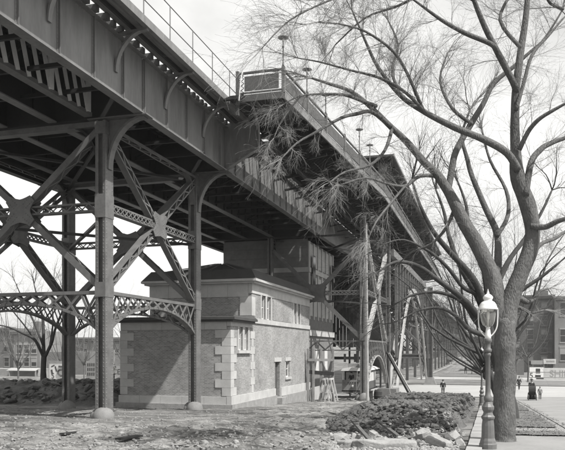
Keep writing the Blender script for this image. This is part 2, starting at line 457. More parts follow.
def archstrut(t, p, q, ztop, zend, zmid, m, nb=12, indiv=True, m2=None, dd=.3):
    """straight top chord, arched lower chord, a fence of slanting bars between"""
    p = V((p[0], p[1], 0)); q = V((q[0], q[1], 0)); ax = (q - p); L_ = ax.length; ax.normalize(); sd = ax.cross(V((0, 0, 1)))
    def low(k): return zend + (zmid - zend) * (1 - (2 * k - 1) ** 2) ** .8
    mb = MB(); mb.bar(p + V((0, 0, ztop)), q + V((0, 0, ztop)), dd, .14)
    o = t.part('arch_strut', mb, m)
    mb = MB(); n = 18
    for i in range(n):
        a = p + ax * (L_ * i / n) + V((0, 0, low(i / n))); b = p + ax * (L_ * (i + 1.06) / n) + V((0, 0, low(min(1, (i + 1) / n))))
        mb.bar(a, b, dd, .1)
    t.part('arch_chord', mb, m2 or m, o)
    mj = MB()
    for i in range(nb):
        for s0 in (0, 1):
            k0, k1 = (i / nb, (i + .8) / nb) if s0 == 0 else ((i + .9) / nb, (i + .15) / nb)
            for f in (-1, 1):
                off = sd * (f * (dd / 2 - .03))
                a = p + ax * (L_ * k0) + V((0, 0, ztop - .06)) + off; b = p + ax * (L_ * k1) + V((0, 0, low(min(1, max(0, k1))))) + off
                if indiv: t.bar('lattice_bar', a, b, .1, .03, m, parent=o, up=sd)
                else: mj.bar(a, b, .07, .03, sd)
    if not indiv: t.part('lattice_bars', mj, m, o)
    return o
def column(t, x, y, z0, z1, m='steel', wx=.42, wy=.62, riv=True, splices=()):
    mb = MB()
    for s0 in (-1, 1):
        mb.box(x + s0 * wx / 2 - .02, x + s0 * wx / 2 + .02, y - wy / 2, y + wy / 2, z0, z1)
        for s1 in (-1, 1):
            mb.box(x + s0 * (wx / 2 - .065) - .045, x + s0 * (wx / 2 - .065) + .043, y + s1 * (wy / 2 - .02) - .015, y + s1 * (wy / 2 - .02) + .015, z0, z1)
    mb.box(x - wx / 2 + .02, x + wx / 2 - .02, y - .12, y + .12, z0, z1)
    o = t.part('column', mb, m)
    if riv:
        r = MB()
        z = z0 + .12
        while z < z1:
            for s1 in (-.22, .22):
                r.rivet((x + wx / 2 + .02, y + s1, z), (1, 0, 0), .03)
            for s0 in (-1, 1): r.rivet((x + s0 * (wx / 2 - .065), y - wy / 2 + .005, z), (0, -1, 0), .026)
            z += .15
        t.part('rivets', r, m, o, kind='stuff')
    for z, h in splices:
        q = MB().box(x - wx / 2 - .03, x + wx / 2 + .035, y - wy / 2 - .03, y + wy / 2 + .03, z - h / 2, z + h / 2)
        so = t.part('splice_plate', q, m, o)
    return o
def footing(t, x, y, r=.55, h=.5):
    z = g(x, y); mb = MB(); mb.smooth = True
    mb.ball((x + .12, y - .25, z), (r * .8, r * .75, h), 16, 10, .12, x); mb.ball((x - .25, y + .1, z), (r * .75, r * .8, h * .92), 16, 10, .12, y)
    t.part('footing', mb, 'concrete')
def gusset(t, c, u, w, n, r1=.8, r2=.42, m='steel', th=.04, ang=.72):
    """star shaped plate with hollow sides where braces cross"""
    c = V(c); u = V(u).normalized(); n = V(n).normalized(); pts = []
    v = V(w); v = (v - u * v.dot(u)).normalized()
    arms = [ang, math.pi - ang, math.pi + ang, 2 * math.pi - ang]
    for k in range(4):
        a0 = arms[k]; a1 = arms[(k + 1) % 4] + (2 * math.pi if k == 3 else 0); dl = .2; gp = a1 - a0 - 2 * dl
        for fr, rr in ((0, r1), (.12, r1 * .8), (.3, r2 * 1.2), (.5, r2 * 1.1), (.7, r2 * 1.2), (.88, r1 * .8), (1, r1)):
            a = a0 + dl + gp * fr; pts.append(c + u * (math.cos(a) * rr) + v * (math.sin(a) * rr))
    o = None
    for s0 in (-1, 1):
        mb = MB().prism([p + n * (s0 * .22) for p in pts], n * (s0 * th))
        o = t.part('gusset_plate', mb, m)
        r = MB()
        for k in range(4):
            a0 = arms[k]; dr = u * math.cos(a0) + v * math.sin(a0); pr = n.cross(dr)
            for e in (.3, .42, .54, .66):
                for ww in (-.11, .11):
                    r.rivet(c + n * (s0 * (.22 + th)) + dr * (e * r1 / .8) + pr * ww, n * s0, .032)
        t.part('rivets', r, m, o, kind='stuff')
    return o
def quarter(t, name, p, ax, r, m, w=.28, h=.1, n=8, web=True):
    """curved knee bracket: from the post at p, up and out along ax"""
    p = V(p); ax = V(ax).normalized(); mb = MB(); pts = []
    for i in range(n + 1):
        a = math.pi / 2 * i / n
        pts.append(p + ax * (r[0] * (1 - math.cos(a))) + V((0, 0, r[1] * math.sin(a))))
    sd = ax.cross(V((0, 0, 1)))
    for i in range(n): mb.bar(pts[i], pts[i + 1] + (pts[i + 1] - pts[i]) * .04, w, h, sd.cross(pts[i + 1] - pts[i]))
    if web:
        poly = pts + [p + V((0, 0, r[1]))]
        mb.prism([q - sd * .012 for q in poly], sd * .024)
    return t.part(name, mb, m)

# ================================================================== near trestle tower
A, B, C, D = (-15.0, 25.4), (-15.0, 34.6), (-22.7, 34.6), (-22.7, 25.4)
tw = T('trestle_tower', 'four legged steel lattice trestle tower in front of the brick station house', 'trestle', (-18.85, 30, g(-18.85, 30)))
ZS, ZL = 5.84, 2.35
for (x, y), sp in ((A, ((ZS, .95), (ZL + .1, .6), (9.0, .5))), (B, ((ZS, .95), (ZL + .1, .6), (9.0, .5))), (C, ((ZS, .9),)), (D, ((ZS, .9),))):
    column(tw, x, y, g(x, y) + .2, 9.3, splices=sp); footing(tw, x, y)
def face(t, P, Q, n, indiv, transverse, zs=ZS, zl=ZL, ztop=8.9, m='steel', pit=.55, W=.3, zend=.85, zmid=1.95):
    ax = V((Q[0] - P[0], Q[1] - P[1], 0)).normalized(); e = .28
    p = V((P[0], P[1], 0)) + ax * e; q = V((Q[0], Q[1], 0)) - ax * e; mid = (p + q) / 2
    mid.z = zs; zv = V((0, 0, 1)); nn = V(n)
    # strut through the node
    for a in (p, q):
        lattice(t, 'strut', a + zv * zs, mid + (a - mid) * 0 + (a - V((mid.x, mid.y, 0))).normalized() * .45, zv, .3, .07, .34, .34, m, indiv, double=not transverse, lw=.05)
    # diagonals
    for a in (p, q):
        for z1, z0 in ((ztop, zs), (zl + .35, zs)):
            end = a + zv * z1; dr = (end - mid).normalized()
            s0 = mid + dr * .55
            wd = nn if transverse else dr.cross(nn)
            if transverse: lattice(t, 'brace', s0, end, nn, .34, .03, .26, pit, m, indiv, lw=.06)
            else: lattice(t, 'brace', s0, end, dr.cross(nn), W, .07, .3, pit, m, indiv, lw=.06)
    gusset(t, mid, ax, zv, n, .8, .44, m, ang=math.atan2((ztop - zl - .35) / 2, (q - p).length / 2))
    archstrut(t, p, q, zl, zend, zmid, m, 9, indiv)
face(tw, A, B, (1, 0, 0), True, False)
face(tw, A, D, (0, 1, 0), True, True)
face(tw, B, C, (0, 1, 0), False, True)
face(tw, D, C, (1, 0, 0), False, False)
# transverse top struts, cross girders and knee brackets out to the near girder
for (x, y) in (A, B):
    tw.bar('top_strut', (x - .3, y, 9.2), (-23.6, y, 9.2), .4, .22, 'steel')
    tw.part('cross_girder', MB().box(-24.6, -13.45, y - .02, y + .02, 9.45, 11.5).box(-24.6, -13.45, y - .2, y + .2, 9.4, 9.46), 'shade_steel')
    quarter(tw, 'knee_bracket', (x + .25, y, 7.35), (1, 0, 0), (1.6, 2.0), 'steel', .34, .09)
    quarter(tw, 'knee_bracket', (x - .25, y, 7.6), (-1, 0, 0), (1.4, 1.6), 'shade_steel', .34, .09)
    tw.bar('cap_plate', (x - .6, y, 9.38), (-12.95, y, 9.38), .62, .05, 'steel')
for x0 in (A[0], D[0]):
    quarter(tw, 'knee_bracket', (x0, 25.7, 7.7), (0, 1, 0), (1.2, 1.5), 'steel', .28, .08)
    quarter(tw, 'knee_bracket', (x0, 34.3, 7.7), (0, -1, 0), (1.2, 1.5), 'steel', .28, .08)
for x0, mm in ((-15.0, 'steel'), (-22.7, 'shade_steel')):
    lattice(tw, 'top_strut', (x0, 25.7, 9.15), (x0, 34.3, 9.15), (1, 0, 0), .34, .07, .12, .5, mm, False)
for k in ((-15, 25.6, -22.6, 34.4), (-22.6, 25.6, -15, 34.4)):
    tw.bar('sway_brace', (k[0], k[1], ZS - .25), (k[2], k[3], ZS - .25), .16, .12, 'shade_steel')
    tw.bar('sway_brace', (k[0], k[1], 9.0), (k[2], k[3], 9.0), .16, .12, 'shade_steel')

# ================================================================== deck spans of plate girders
def plate_girder(t, x, y0, y1, st=2.08, face=1, m='girder', zb=ZB, zt=ZT, fine=True, stiff_off=0.0):
    o = t.part('plate_girder', MB().box(x - .012, x + .012, y0, y1, zb + .05, zt - .04), m)
    fl = 'girder' if fine or m == 'girder' else m  # inner webs hold shade in their colour; light-catching bottom flanges get the paler paint
    t.part('bottom_flange', MB().box(x - .2, x + .2, y0, y1, zb, zb + .05), fl, o); t.part('top_flange', MB().box(x - .2, x + .2, y0, y1, zt - .05, zt), m, o)
    t.part('flange_angle', MB().box(x + .013, x + .03, y0, y1, zb + .052, zb + .17).box(x - .03, x - .013, y0, y1, zb + .052, zb + .17), m, o)
    if not fine: return o
    ysr = []
    y = y0 + .06 + stiff_off
    while y <= y1 - .05:
        ysr.append(y); y += st
    for y in ysr:
        q = MB().box(x + .013, x + .10, y - .012, y + .012, zb + .06, zt - .06).box(x + .013, x + .028, y - .08, y + .08, zb + .18, zt - .06)
        q.box(x - .10, x - .013, y - .012, y + .012, zb + .06, zt - .06)
        t.part('stiffener', q, m, o)
    if face > 0:
        r = MB()
        for y in ysr:
            z = zb + .25
            while z < zt - .1:
                for s1 in (-.05, .05): r.rivet((x + .029, y + s1, z), (1, 0, 0), .027)
                z += .12
        y = y0 + .1
        while y < y1:
            r.rivet((x + .031, y, zb + .11), (1, 0, 0), .024); r.rivet((x + .013, y, zt - .1), (1, 0, 0), .024); y += .13
        t.part('rivets', r, m, o, kind='stuff')
    return o
def span(name, label, y0, y1, xs_, floor=True, ties=True, near=True, latt=False, grp=None):
    t = T(name, label, 'bridge span', (-18, (y0 + y1) / 2, ZB), grp)
    for i, x in enumerate(xs_):
        plate_girder(t, x, y0 + .03, y1 - .03, 2.08 if y1 < 40 else 1.45, 1 if (i == 0 and near) else 0, 'girder' if i == 0 else 'shade_steel', fine=(near and i < 4))
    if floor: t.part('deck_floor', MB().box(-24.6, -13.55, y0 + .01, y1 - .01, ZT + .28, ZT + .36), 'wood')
    if ties:
        y = y0 + .2
        while y < y1:
            t.bx('tie', -24.6, -13.08 + .16 * R.random(), y, y + .2, ZT + .01, ZT + .24, 'tie'); y += .46 + .2 * R.random()
    n = int((y1 - y0) / 2.1)
    for i in range(1, n):      # cross frames between the girders
        y = y0 + (y1 - y0) * i / n
        t.bar('cross_frame', (xs_[-1], y, ZB + .35), (xs_[0] - .05, y, ZB + .35), .12, .14, 'shade_steel')
        if i % 2: t.bar('cross_frame', (xs_[1], y, ZB + .4), (xs_[0] - .05, y, ZT - .2), .1, .1, 'shade_steel')
    return t
s1 = span('girder_span', 'dark plate girder deck span overhead at upper left ending on the front tower leg', 5, 25.4, GX)
o1 = MB().bar((-15.5, 5, ZB + .1), (-15.5, 25.0, ZB + .1), .36, .16).bar((-15.5, 5, ZT - .1), (-15.5, 25.0, ZT - .1), .36, .16)
ot = s1.part('lattice_girder', o1, 'steel')
y = 6.0
while y < 24.6:
    s1.bar('lattice_bar', (-15.32, y + .7, ZB + .12), (-15.32, y, ZT - .15), .24, .02, 'lit_steel', parent=ot, up=(1, 0, 0))
    s1.bar('lattice_bar', (-15.68, y, ZB + .12), (-15.68, y + .7, ZT - .15), .12, .02, 'shade_steel', parent=ot, up=(1, 0, 0))
    y += .62
for y in (13.2, 16.2, 19.2, 22.2, 24.7):
    s1.bx('end_plate', -15.36, -15.27, y - .14, y + .14, ZB + .15, ZT - .15, 'lit_steel', parent=ot)
span('girder_span', 'short plate girder deck span between the two near tower legs', 25.4, 34.6, GX)
span('girder_span', 'long plate girder deck span passing over the roof of the brick station house', 34.6, 56.2, GX)
s4 = span('girder_span', 'plate girder deck span under the canopied station platform', 56.2, 106, GX, ties=False, near=False)

# walkway on brackets along the near side
wk = T('walkway', 'narrow boarded walkway on curved brackets along the near girder', 'walkway', (-12.6, 20, ZT))
for i in range(6):
    x0 = -13.04 + i * .182
    y = 5.0
    while y < 35.2:
        y1 = min(y + 3.4 + .8 * R.random(), 35.3)
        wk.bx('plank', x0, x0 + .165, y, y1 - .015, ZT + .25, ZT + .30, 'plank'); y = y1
wk.part('fascia', MB().box(-11.97, -11.87, 5, 35.3, ZT + .12, ZT + .36).box(-12.06, -11.87, 5, 35.3, ZT + .06, ZT + .12), 'girder')
wk.part('stringer', MB().box(-12.62, -12.54, 5, 35.3, ZT + .1, ZT + .25), 'wood')
y = 5.06 + .06
yb = []
yy = 25.4 - .5
for k in range(-5, 3):
    yb.append(25.36 + k * 4.16 - 2.08)
for y in yb:
    if y > 34.2: continue
    pts = []
    for i in range(10):
        a = math.pi / 2 * i / 9
        pts.append(V((-13.25 + 1.3 * (1 - math.cos(a)), y, 10.35 + 1.45 * math.sin(a))))
    mb = MB()
    for i in range(9): mb.bar(pts[i], pts[i + 1] + (pts[i + 1] - pts[i]) * .05, .2, .07, V((0, 1, 0)).cross(pts[i + 1] - pts[i]))
    mb.bar((-13.27, y, ZT - .02), (-11.95, y, ZT + .03), .18, .1)
    wk.part('bracket', mb, 'girder')
rl = T('handrail', 'thin iron pipe railing along the edge of the walkway against the sky', 'railing', (-11.92, 20, ZT + .36))
y = 5.3
while y < 33.2:
    rl.part('post', MB().tube([V((-11.92, y, ZT + .36)), V((-11.92, y, ZT + 1.72))], [.022, .022], 6), 'steel'); y += 2.2
for z in (ZT + .95, ZT + 1.72):
    rl.part('rail', MB().tube([V((-11.92, 5, z)), V((-11.92, 33.0, z))], [.02, .02], 6), 'steel')

# ================================================================== station platform
st = T('station_platform', 'cantilevered elevated station platform with panelled railing behind the twigs', 'platform', (-9, 40, ZT + .3))
def ex(y): return -9.2 + 1.5 * min(1, max(0, (y - 31.6) / 22.7))
PZ = ZT + .36
Y = [31.6, 35.2, 38.6, 42.6, 46.5, 49.6, 54.3, 58.5] + frange(62, 120, 4)
mb = MB(); mu = MB(); mr = MB(); ml = MB()
for a, b in zip(Y[:-1], Y[1:]):
    xa, xb = ex(a), ex(b)
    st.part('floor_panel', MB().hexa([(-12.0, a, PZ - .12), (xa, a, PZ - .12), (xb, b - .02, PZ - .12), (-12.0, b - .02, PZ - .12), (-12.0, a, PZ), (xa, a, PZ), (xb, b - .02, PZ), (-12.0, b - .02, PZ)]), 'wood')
    st.bar('fascia', (xa + .06, a, PZ - .12), (xb + .06, b, PZ - .12), .08, .34, 'girder')
    st.bar('railing_panel', (xa + .02, a + .12, PZ + .56), (xb + .02, b - .12, PZ + .56), .04, .62, 'platform')
    st.bar('rail', (xa + .02, a, PZ + 1.08), (xb + .02, b, PZ + 1.08), .1, .08, 'steel')
    st.bar('rail', (xa + .02, a, PZ + .14), (xb + .02, b, PZ + .14), .07, .06, 'steel')
    st.part('post', MB().box(xa - .06, xa + .09, a - .08, a + .08, PZ, PZ + 1.22), 'steel')
# end railing facing the camera
st.bx('railing_panel', -11.1, -9.4, 31.52, 31.56, PZ + .22, PZ + .92, 'platform')
st.bx('rail', -11.5, -9.2, 31.49, 31.59, PZ + 1.04, PZ + 1.13, 'platform')
st.bx('rail', -11.5, -9.2, 31.5, 31.58, PZ + .1, PZ + .17, 'platform')
st.bx('post', -11.52, -11.38, 31.46, 31.62, PZ - .9, PZ + 1.2, 'platform')
st.bx('end_fascia', -11.3, -9.15, 31.44, 31.5, PZ - .3, PZ + .02, 'platform')
lt = MB()
for k in range(4):
    z = PZ + .15 + k * .22
    lt.bar((-11.4, 31.5, z), (-11.12, 31.5, z + .22), .03, .02, (0, 1, 0)); lt.bar((-11.12, 31.5, z), (-11.4, 31.5, z + .22), .03, .02, (0, 1, 0))
st.part('lattice_bars', lt, 'platform', kind='stuff')
# stair from the walkway up to the platform end, with a curved hand rail
for k in range(5): st.bx('stair_tread', -11.75, -11.05, 30.3 + k * .24, 30.52 + k * .24, PZ - .55 + k * .12, PZ - .5 + k * .12, 'wood')
sp_, sr_ = curve([((-10.9, 30.2, PZ - .7), .03), ((-10.95, 30.6, PZ + .4), .03), ((-11.0, 31.0, PZ + .95), .03), ((-11.1, 31.3, PZ + .85), .03)], 4)
st.part('hand_rail', MB().tube(sp_, sr_, 6), 'palesteel')
sp_, sr_ = curve([((-11.3, 34.3, 10.4), .07), ((-11.3, 34.3, 11.3), .07), ((-11.2, 33.6, 11.75), .07), ((-11.0, 32.4, 11.95), .07)], 4)
st.part('downpipe', MB().tube(sp_, sr_, 8), 'girder')
# solid cantilever brackets below and the outer stringers
yb = [34.6, 37.4, 40.2, 43, 45.8, 48.6, 51.4, 54.2, 57.2, 60.2, 63.2, 67] + frange(71, 119, 3.5)
for y in yb:
    x1 = ex(y)
    poly = [(-13.28, y, ZB + .1 if y < 36 else 10.9), (-11.4 if y < 36 else x1 - .4, y, 10.5 if y < 36 else 11.5), (-11.4 if y < 36 else x1 - .3, y, PZ - .16), (-13.28, y, PZ - .16)]
    q = MB()
    if y < 36: q.prism([V(p) - V((0, .015, 0)) for p in poly], (0, .03, 0))
    else: q.bar(poly[3], poly[2], .14, .2); q.bar(V(poly[0]).lerp(V(poly[1]), .45), V(poly[3]).lerp(V(poly[2]), .45), .1, .1, (0, 1, 0)); q.bar(V(poly[0]).lerp(V(poly[1]), .45), V(poly[3]), .1, .1, (0, 1, 0)); q.bar(V(poly[0]).lerp(V(poly[1]), .45), poly[2], .1, .1, (0, 1, 0))
    q.bar(V(poly[0]) + V((.05, 0, -.02)), V(poly[1]) + V((0, 0, -.02)), .3 if y < 36 else .16, .05 if y < 36 else .12, (0, 0, 1))
    o = st.part('bracket', q, 'girder' if y < 36 else 'shade_steel')
    r = MB()
    if y < 36:
        n_ = V(poly[1]) - V(poly[0])
        for k in range(9):
            p = V(poly[0]) + n_ * (k / 8.5) + V((.05, -.016, .16)); r.rivet(p, (0, -1, 0), .032)
        st.part('rivets', r, 'girder', o, kind='stuff')
for x, z0, z1 in ((-10.9, 10.75, 11.25), (-12.2, 11.3, 11.7)):
    st.part('stringer', MB().box(x - .015, x + .015, 35, 119, z0, z1).box(x - .12, x + .12, 35, 119, z0 - .04, z0).box(x - .12, x + .12, 35, 119, z1, z1 + .04), 'shade_steel')
y = 36.0
while y < 68:
    st.bar('slat', (-10.75, y, 10.85), (ex(y) - .7, y, PZ - .2), .14, .03, 'wood', up=(0, 1, 0)); y += .42
for y in frange(35.5, 119, 1.4): st.bx('joist', -12.9, ex(y) - .1, y, y + .1, PZ - .42, PZ - .13, 'wood')
# canopy over the far part of the platform
cn = T('station_canopy', 'dark roof canopy over the far station platform with straight eaves', 'canopy', (-11, 80, PZ))
cn.part('roof', MB().hexa([(-17.5, 57, 15.75), (-7.35, 57, 15.75), (-7.35, 119, 15.75), (-17.5, 119, 15.75), (-17.5, 57, 16.0), (-7.35, 57, 15.9), (-7.35, 119, 15.9), (-17.5, 119, 16.0)]), 'slate')
for y in frange(58, 118.5, 2.3):
    cn.bx('rafter', -17.3, -7.6, y, y + .12, 15.5, 15.74, 'wood')
    cn.bx('canopy_post', -9.7, -9.5, y, y + .2, PZ + .01, 15.49, 'shade_steel')
    cn.part('roof_bracket', MB().bar((-9.5, y + .1, 14.2), (-7.7, y + .1, 15.5), .08, .14), 'shade_steel')
for y in frange(60, 114, 4.15): cn.bx('windscreen_panel', -9.45, -9.38, y, y + 4.0, PZ + .05, 14.6, 'wood')
cn.bx('gutter', -7.34, -7.22, 56.95, 119.05, 15.72, 15.92, 'girder')
cn.bx('end_wall', -17.4, -9.9, 57.1, 57.2, PZ + .02, 15.45, 'wood')
# lamps on the railing
def platform_lamp(x, y, h, label):
    t = T('platform_lamp', label, 'lamp', (x, y, PZ + 1.22), 'lamps along the platform railing')
    p = MB(); p.smooth = True
    p.lathe((x, y, PZ + 1.22), [(.06, 0), (.05, .1), (.032, .2), (.028, h * .6), (.05, h * .62), (.06, h * .66), (.03, h * .7), (.025, h * .86)], 10)
    t.part('pole', p, 'steel')
    p = MB(); p.smooth = True; p.lathe((x, y, PZ + 1.22), [(.03, h * .86), (.07, h * .88), (.26, h * .93), (.25, h * .945), (.1, h * .97), (.03, h * 1.02), (.02, h * 1.06), (.005, h * 1.1)], 14)
    t.part('lamp_shade', p, 'steel')
    p = MB(); p.smooth = True; p.ball((x, y, PZ + 1.22 + h * .87), (.06, .06, .09), 8, 6); t.part('globe', p, 'lampwhite')
platform_lamp(ex(31.6), 31.6, 1.45, 'shaded platform lamp on the near corner post of the railing')
platform_lamp(ex(35.2), 35.2, 1.3, 'shaded platform lamp, second along the railing from the near corner')
platform_lamp(ex(38.6), 38.6, 1.15, 'shaded platform lamp, third along the railing from the near corner')
platform_lamp(ex(46.5), 46.5, 1.55, 'shaded platform lamp standing just before the canopy front')
platform_lamp(ex(49.6), 49.6, 1.35, 'small platform lamp seen against the dark canopy')

# ================================================================== brick station house
XR, XL, YW, YM, YE = -13.86, -20.75, 37.0, 40.7, 55.2
bh = T('station_house', 'low brick station house with pale quoins standing under the viaduct', 'building', (-17.3, 46, g(-17.3, 46)))
def wall_x(t, x, y0, y1, z0, z1, holes, m, th=.3):
    """wall in the plane x, facing +X, with real openings"""
    Ys = sorted({y0, y1} | {h[0] for h in holes} | {h[1] for h in holes}); Zs = sorted({z0, z1} | {h[2] for h in holes} | {h[3] for h in holes}); mb = MB()
    for a, b in zip(Ys[:-1], Ys[1:]):
        for c, d in zip(Zs[:-1], Zs[1:]):
            cy, cz = (a + b) / 2, (c + d) / 2
            if any(h[0] < cy < h[1] and h[2] < cz < h[3] for h in holes): continue
            mb.add([V((x, a, c)), V((x, b, c)), V((x, b, d)), V((x, a, d))], [(0, 1, 2, 3)])
    for a, b, c, d in holes:
        mb.add([V((x, a, c)), V((x, b, c)), V((x, b, d)), V((x, a, d)), V((x - th, a, c)), V((x - th, b, c)), V((x - th, b, d)), V((x - th, a, d))],
               [(0, 1, 5, 4), (1, 2, 6, 5), (2, 3, 7, 6), (3, 0, 4, 7)])
    mb.add([V((x - th, y0, z0)), V((x - th, y1, z0)), V((x - th, y1, z1)), V((x - th, y0, z1))], [(3, 2, 1, 0)])
    return t.part('wall', mb, m)
win_w = [(38.35, 39.02, -.02, 1.36), (39.3, 39.98, -.02, 1.36)]
up1 = [(42.6, 43.45, 1.98, 3.5), (43.75, 44.6, 1.98, 3.5)]
up2 = [(50.35, 51.15, 1.98, 3.5), (51.4, 52.2, 1.98, 3.5)]
door = [(45.65, 46.75, -3.25, -.82)]
sm = [(48.35, 49.3, -1.95, -.8)]
zg = -4.4
wall_x(bh, XR, YW, YM, zg, 1.4, win_w, 'brick')
wall_x(bh, XR, YM, YE, zg, 4.1, up1 + up2 + door + sm, 'brick')
bh.part('wall', MB().box(XL, XR - .3, YW, YW + .3, zg, 1.4), 'brick')
bh.part('wall', MB().box(XL, XR - .3, YM, YM + .3, 1.41, 4.1), 'brick')
bh.part('wall', MB().box(XL, XL + .3, YW + .3, YE, zg, 1.4), 'brick')
bh.part('wall', MB().box(XL, XR - .3, YE - .3, YE, zg, 4.1), 'brick')
bh.part('wall', MB().box(XR - .3, XR - .002, YW, YW + .3, zg, 1.39), 'brick'); bh.part('wall', MB().box(XR - .3, XR - .001, YM, YM + .3, 1.41, 4.09), 'brick')
# plinth in two steps
for y0, y1 in zip(frange(YW - .1, 45.55, 1.4)[:-1], frange(YW - .1, 45.55, 1.4)[1:]): bh.bx('plinth_stone', XR - .2, XR + .1, y0, y1 - .012, zg, -2.62 - .0, 'limestone')
for y0, y1 in zip(frange(46.85, YE, 1.4)[:-1], frange(46.85, YE, 1.4)[1:]): bh.bx('plinth_stone', XR - .2, XR + .1, y0, y1 - .012, zg, -2.62, 'limestone')
for x0, x1 in zip(frange(XL - .1, XR - .21, 1.3)[:-1], frange(XL - .1, XR - .21, 1.3)[1:]): bh.bx('plinth_stone', x0, x1 - .012, YW - .1, YW + .2, zg, -2.66, 'limestone')
bh.part('plinth_base', MB().box(XL - .22, XR + .2, YW - .24, YW + .2, zg - .1, -3.08).box(XR - .2, XR + .2, YW + .2, 45.5, zg - .1, -3.08).box(XR - .2, XR + .2, 46.9, YE, zg - .1, -3.2), 'stone')
# quoins: long and short stones alternating up the corners
def quoin(x, y, sx, sy, z0, z1, h=.42, base=.34, alt=.3):
    z = z0; k = 0
    while z < z1 - .1:
        zz = min(z + h, z1); w = base + (alt if k % 2 else 0)
        x0, x1 = (x - w, x + .035) if sx < 0 else (x - .035, x + w)
        if sy: bh.bx('quoin_stone', x0, x1, y - .035, y + (base + (0 if k % 2 else alt)), z, zz - .012, 'limestone')
        else: bh.bx('quoin_stone', x0, x1, y - .035, y + .1, z, zz - .012, 'limestone')
        z = zz; k += 1
quoin(XR, YW, -1, 1, -2.6, 1.15, .47, .5, .42)
quoin(XL, YW, 1, 1, -2.6, 1.15, .45, .45, .4)
z = -2.6; k = 0
while z < 1.1:
    bh.bx('quoin_stone', XR - .1, XR + .035, YM - .1 - (.18 if k % 2 else 0), YM + .3 + (.22 if k % 2 else 0), z, z + .458, 'limestone'); z += .47; k += 1
# string courses, friezes, cornices
for y0, y1 in zip(frange(YW - .06, YM, 1.2)[:-1], frange(YW - .06, YM, 1.2)[1:]): bh.bx('frieze_stone', XR - .2, XR + .045, y0, y1 - .01, 1.36, 1.6, 'limestone')
for x0, x1 in zip(frange(XL, XR - .21, 1.3)[:-1], frange(XL, XR - .21, 1.3)[1:]): bh.bx('frieze_stone', x0, x1 - .01, YW - .05, YW + .2, 1.16, 1.6, 'limestone')
bh.part('cornice', MB().box(XL - .3, XR + .38, YW - .38, YM + .05, 1.72, 1.86).box(XL - .18, XR + .22, YW - .22, YM + .04, 1.6, 1.72), 'slate')
bh.part('wing_roof', MB().hexa([(XL - .3, YW - .36, 1.862), (XR + .36, YW - .36, 1.862), (XR + .36, YM, 1.862), (XL - .3, YM, 1.862), (XL - .3, YW - .3, 1.9), (XR + .3, YW - .3, 1.9), (XR + .1, YM, 2.1), (XL, YM, 2.1)]), 'slate')
for y0, y1 in zip(frange(YM - .04, YE, 1.6)[:-1], frange(YM - .04, YE, 1.6)[1:]):
    bh.bx('frieze_stone', XR - .2, XR + .045, y0, y1 - .01, 3.5, 4.1, 'limestone'); bh.bx('sill_stone', XR - .2, XR + .08, y0, y1 - .01, 1.66, 1.96, 'limestone')
for x0, x1 in zip(frange(XL, XR - .21, 1.3)[:-1], frange(XL, XR - .21, 1.3)[1:]): bh.bx('frieze_stone', x0, x1 - .01, YM - .05, YM + .2, 3.28, 4.1, 'limestone')
bh.bx('pier_stone', XR - .75, XR + .03, YM - .06, YM + .62, 2.12, 3.27, 'limestone')
bh.part('cornice', MB().box(XL - .42, XR + .42, YM - .42, YE + .1, 4.22, 4.36).box(XL - .26, XR + .26, YM - .26, YE + .05, 4.1, 4.22), 'limestone')
ro = bh.part('roof', MB().hexa([(XL - .4, YM - .4, 4.362), (XR + .4, YM - .4, 4.362), (XR + .4, YE, 4.362), (XL - .4, YE, 4.362), (XL + .05, YM + .1, 5.0), (XR - .05, YM + .1, 5.0), (XR - .05, YE, 5.0), (XL + .05, YE, 5.0)]), 'slate')
bh.part('roof_ridge', MB().hexa([(XL + 1.2, YM + .5, 5.002), (XR - .3, YM + .5, 5.002), (XR - .3, YE - 3, 5.002), (XL + 1.2, YE - 3, 5.002), (-17.5, YM + 3.2, 5.75), (-16.6, YM + 3.2, 5.75), (-16.6, YE - 6, 5.75), (-17.5, YE - 6, 5.75)]), 'slate')
for k in range(7):
    xx = XL + 1.0 + k * .95
    bh.part('roof_seam', MB().bar((xx, YM + .46 + .02, 5.03), (-17.5 + k * .13, YM + 3.2, 5.78), .05, .06), 'slate', ro)
# windows, door, lintels
def window(t, h, x, bars=1):
    a, b, c, d = h
    f = t.part('window', MB().box(x - .2, x - .12, a, a + .07, c, d).box(x - .2, x - .12, b - .07, b, c, d).box(x - .2, x - .12, a + .07, b - .07, c, c + .07).box(x - .2, x - .12, a + .07, b - .07, d - .07, d).box(x - .19, x - .13, a + .07, b - .07, (c + d) / 2 - .025, (c + d) / 2 + .025), 'frame')
    t.bx('pane', x - .18, x - .17, a + .05, b - .05, c + .05, d - .05, 'glass', f)
for h in win_w + up1 + up2 + sm: window(bh, h, XR)
for h in (win_w, up1, up2):
    y0, y1 = h[0][0], h[1][1]
    bh.bx('jamb_stone', XR - .2, XR + .04, y0 - .2, y0 - .005, h[0][2], h[0][3], 'limestone'); bh.bx('jamb_stone', XR - .2, XR + .04, y1 + .005, y1 + .2, h[0][2], h[0][3], 'limestone')
    bh.bx('mullion', XR - .2, XR + .04, h[0][1] + .005, h[1][0] - .005, h[0][2], h[0][3], 'limestone')
bh.bx('sill', XR - .2, XR + .14, 38.05, 40.28, -.2, -.03, 'limestone')
bh.bx('lintel', XR - .2, XR + .05, 45.35, 47.05, -.81, -.52, 'limestone'); bh.bx('lintel', XR - .2, XR + .05, 48.1, 49.55, -.79, -.54, 'limestone'); bh.bx('sill', XR - .2, XR + .1, 48.1, 49.55, -2.12, -1.96, 'limestone')
dr = bh.bx('door', XR - .26, XR - .2, 45.66, 46.74, -3.24, -.83, 'door')
for k in range(2): bh.bx('door_panel', XR - .199, XR - .185, 45.8 + k * .5, 46.18 + k * .5, -2.9, -1.2, 'slate', dr)
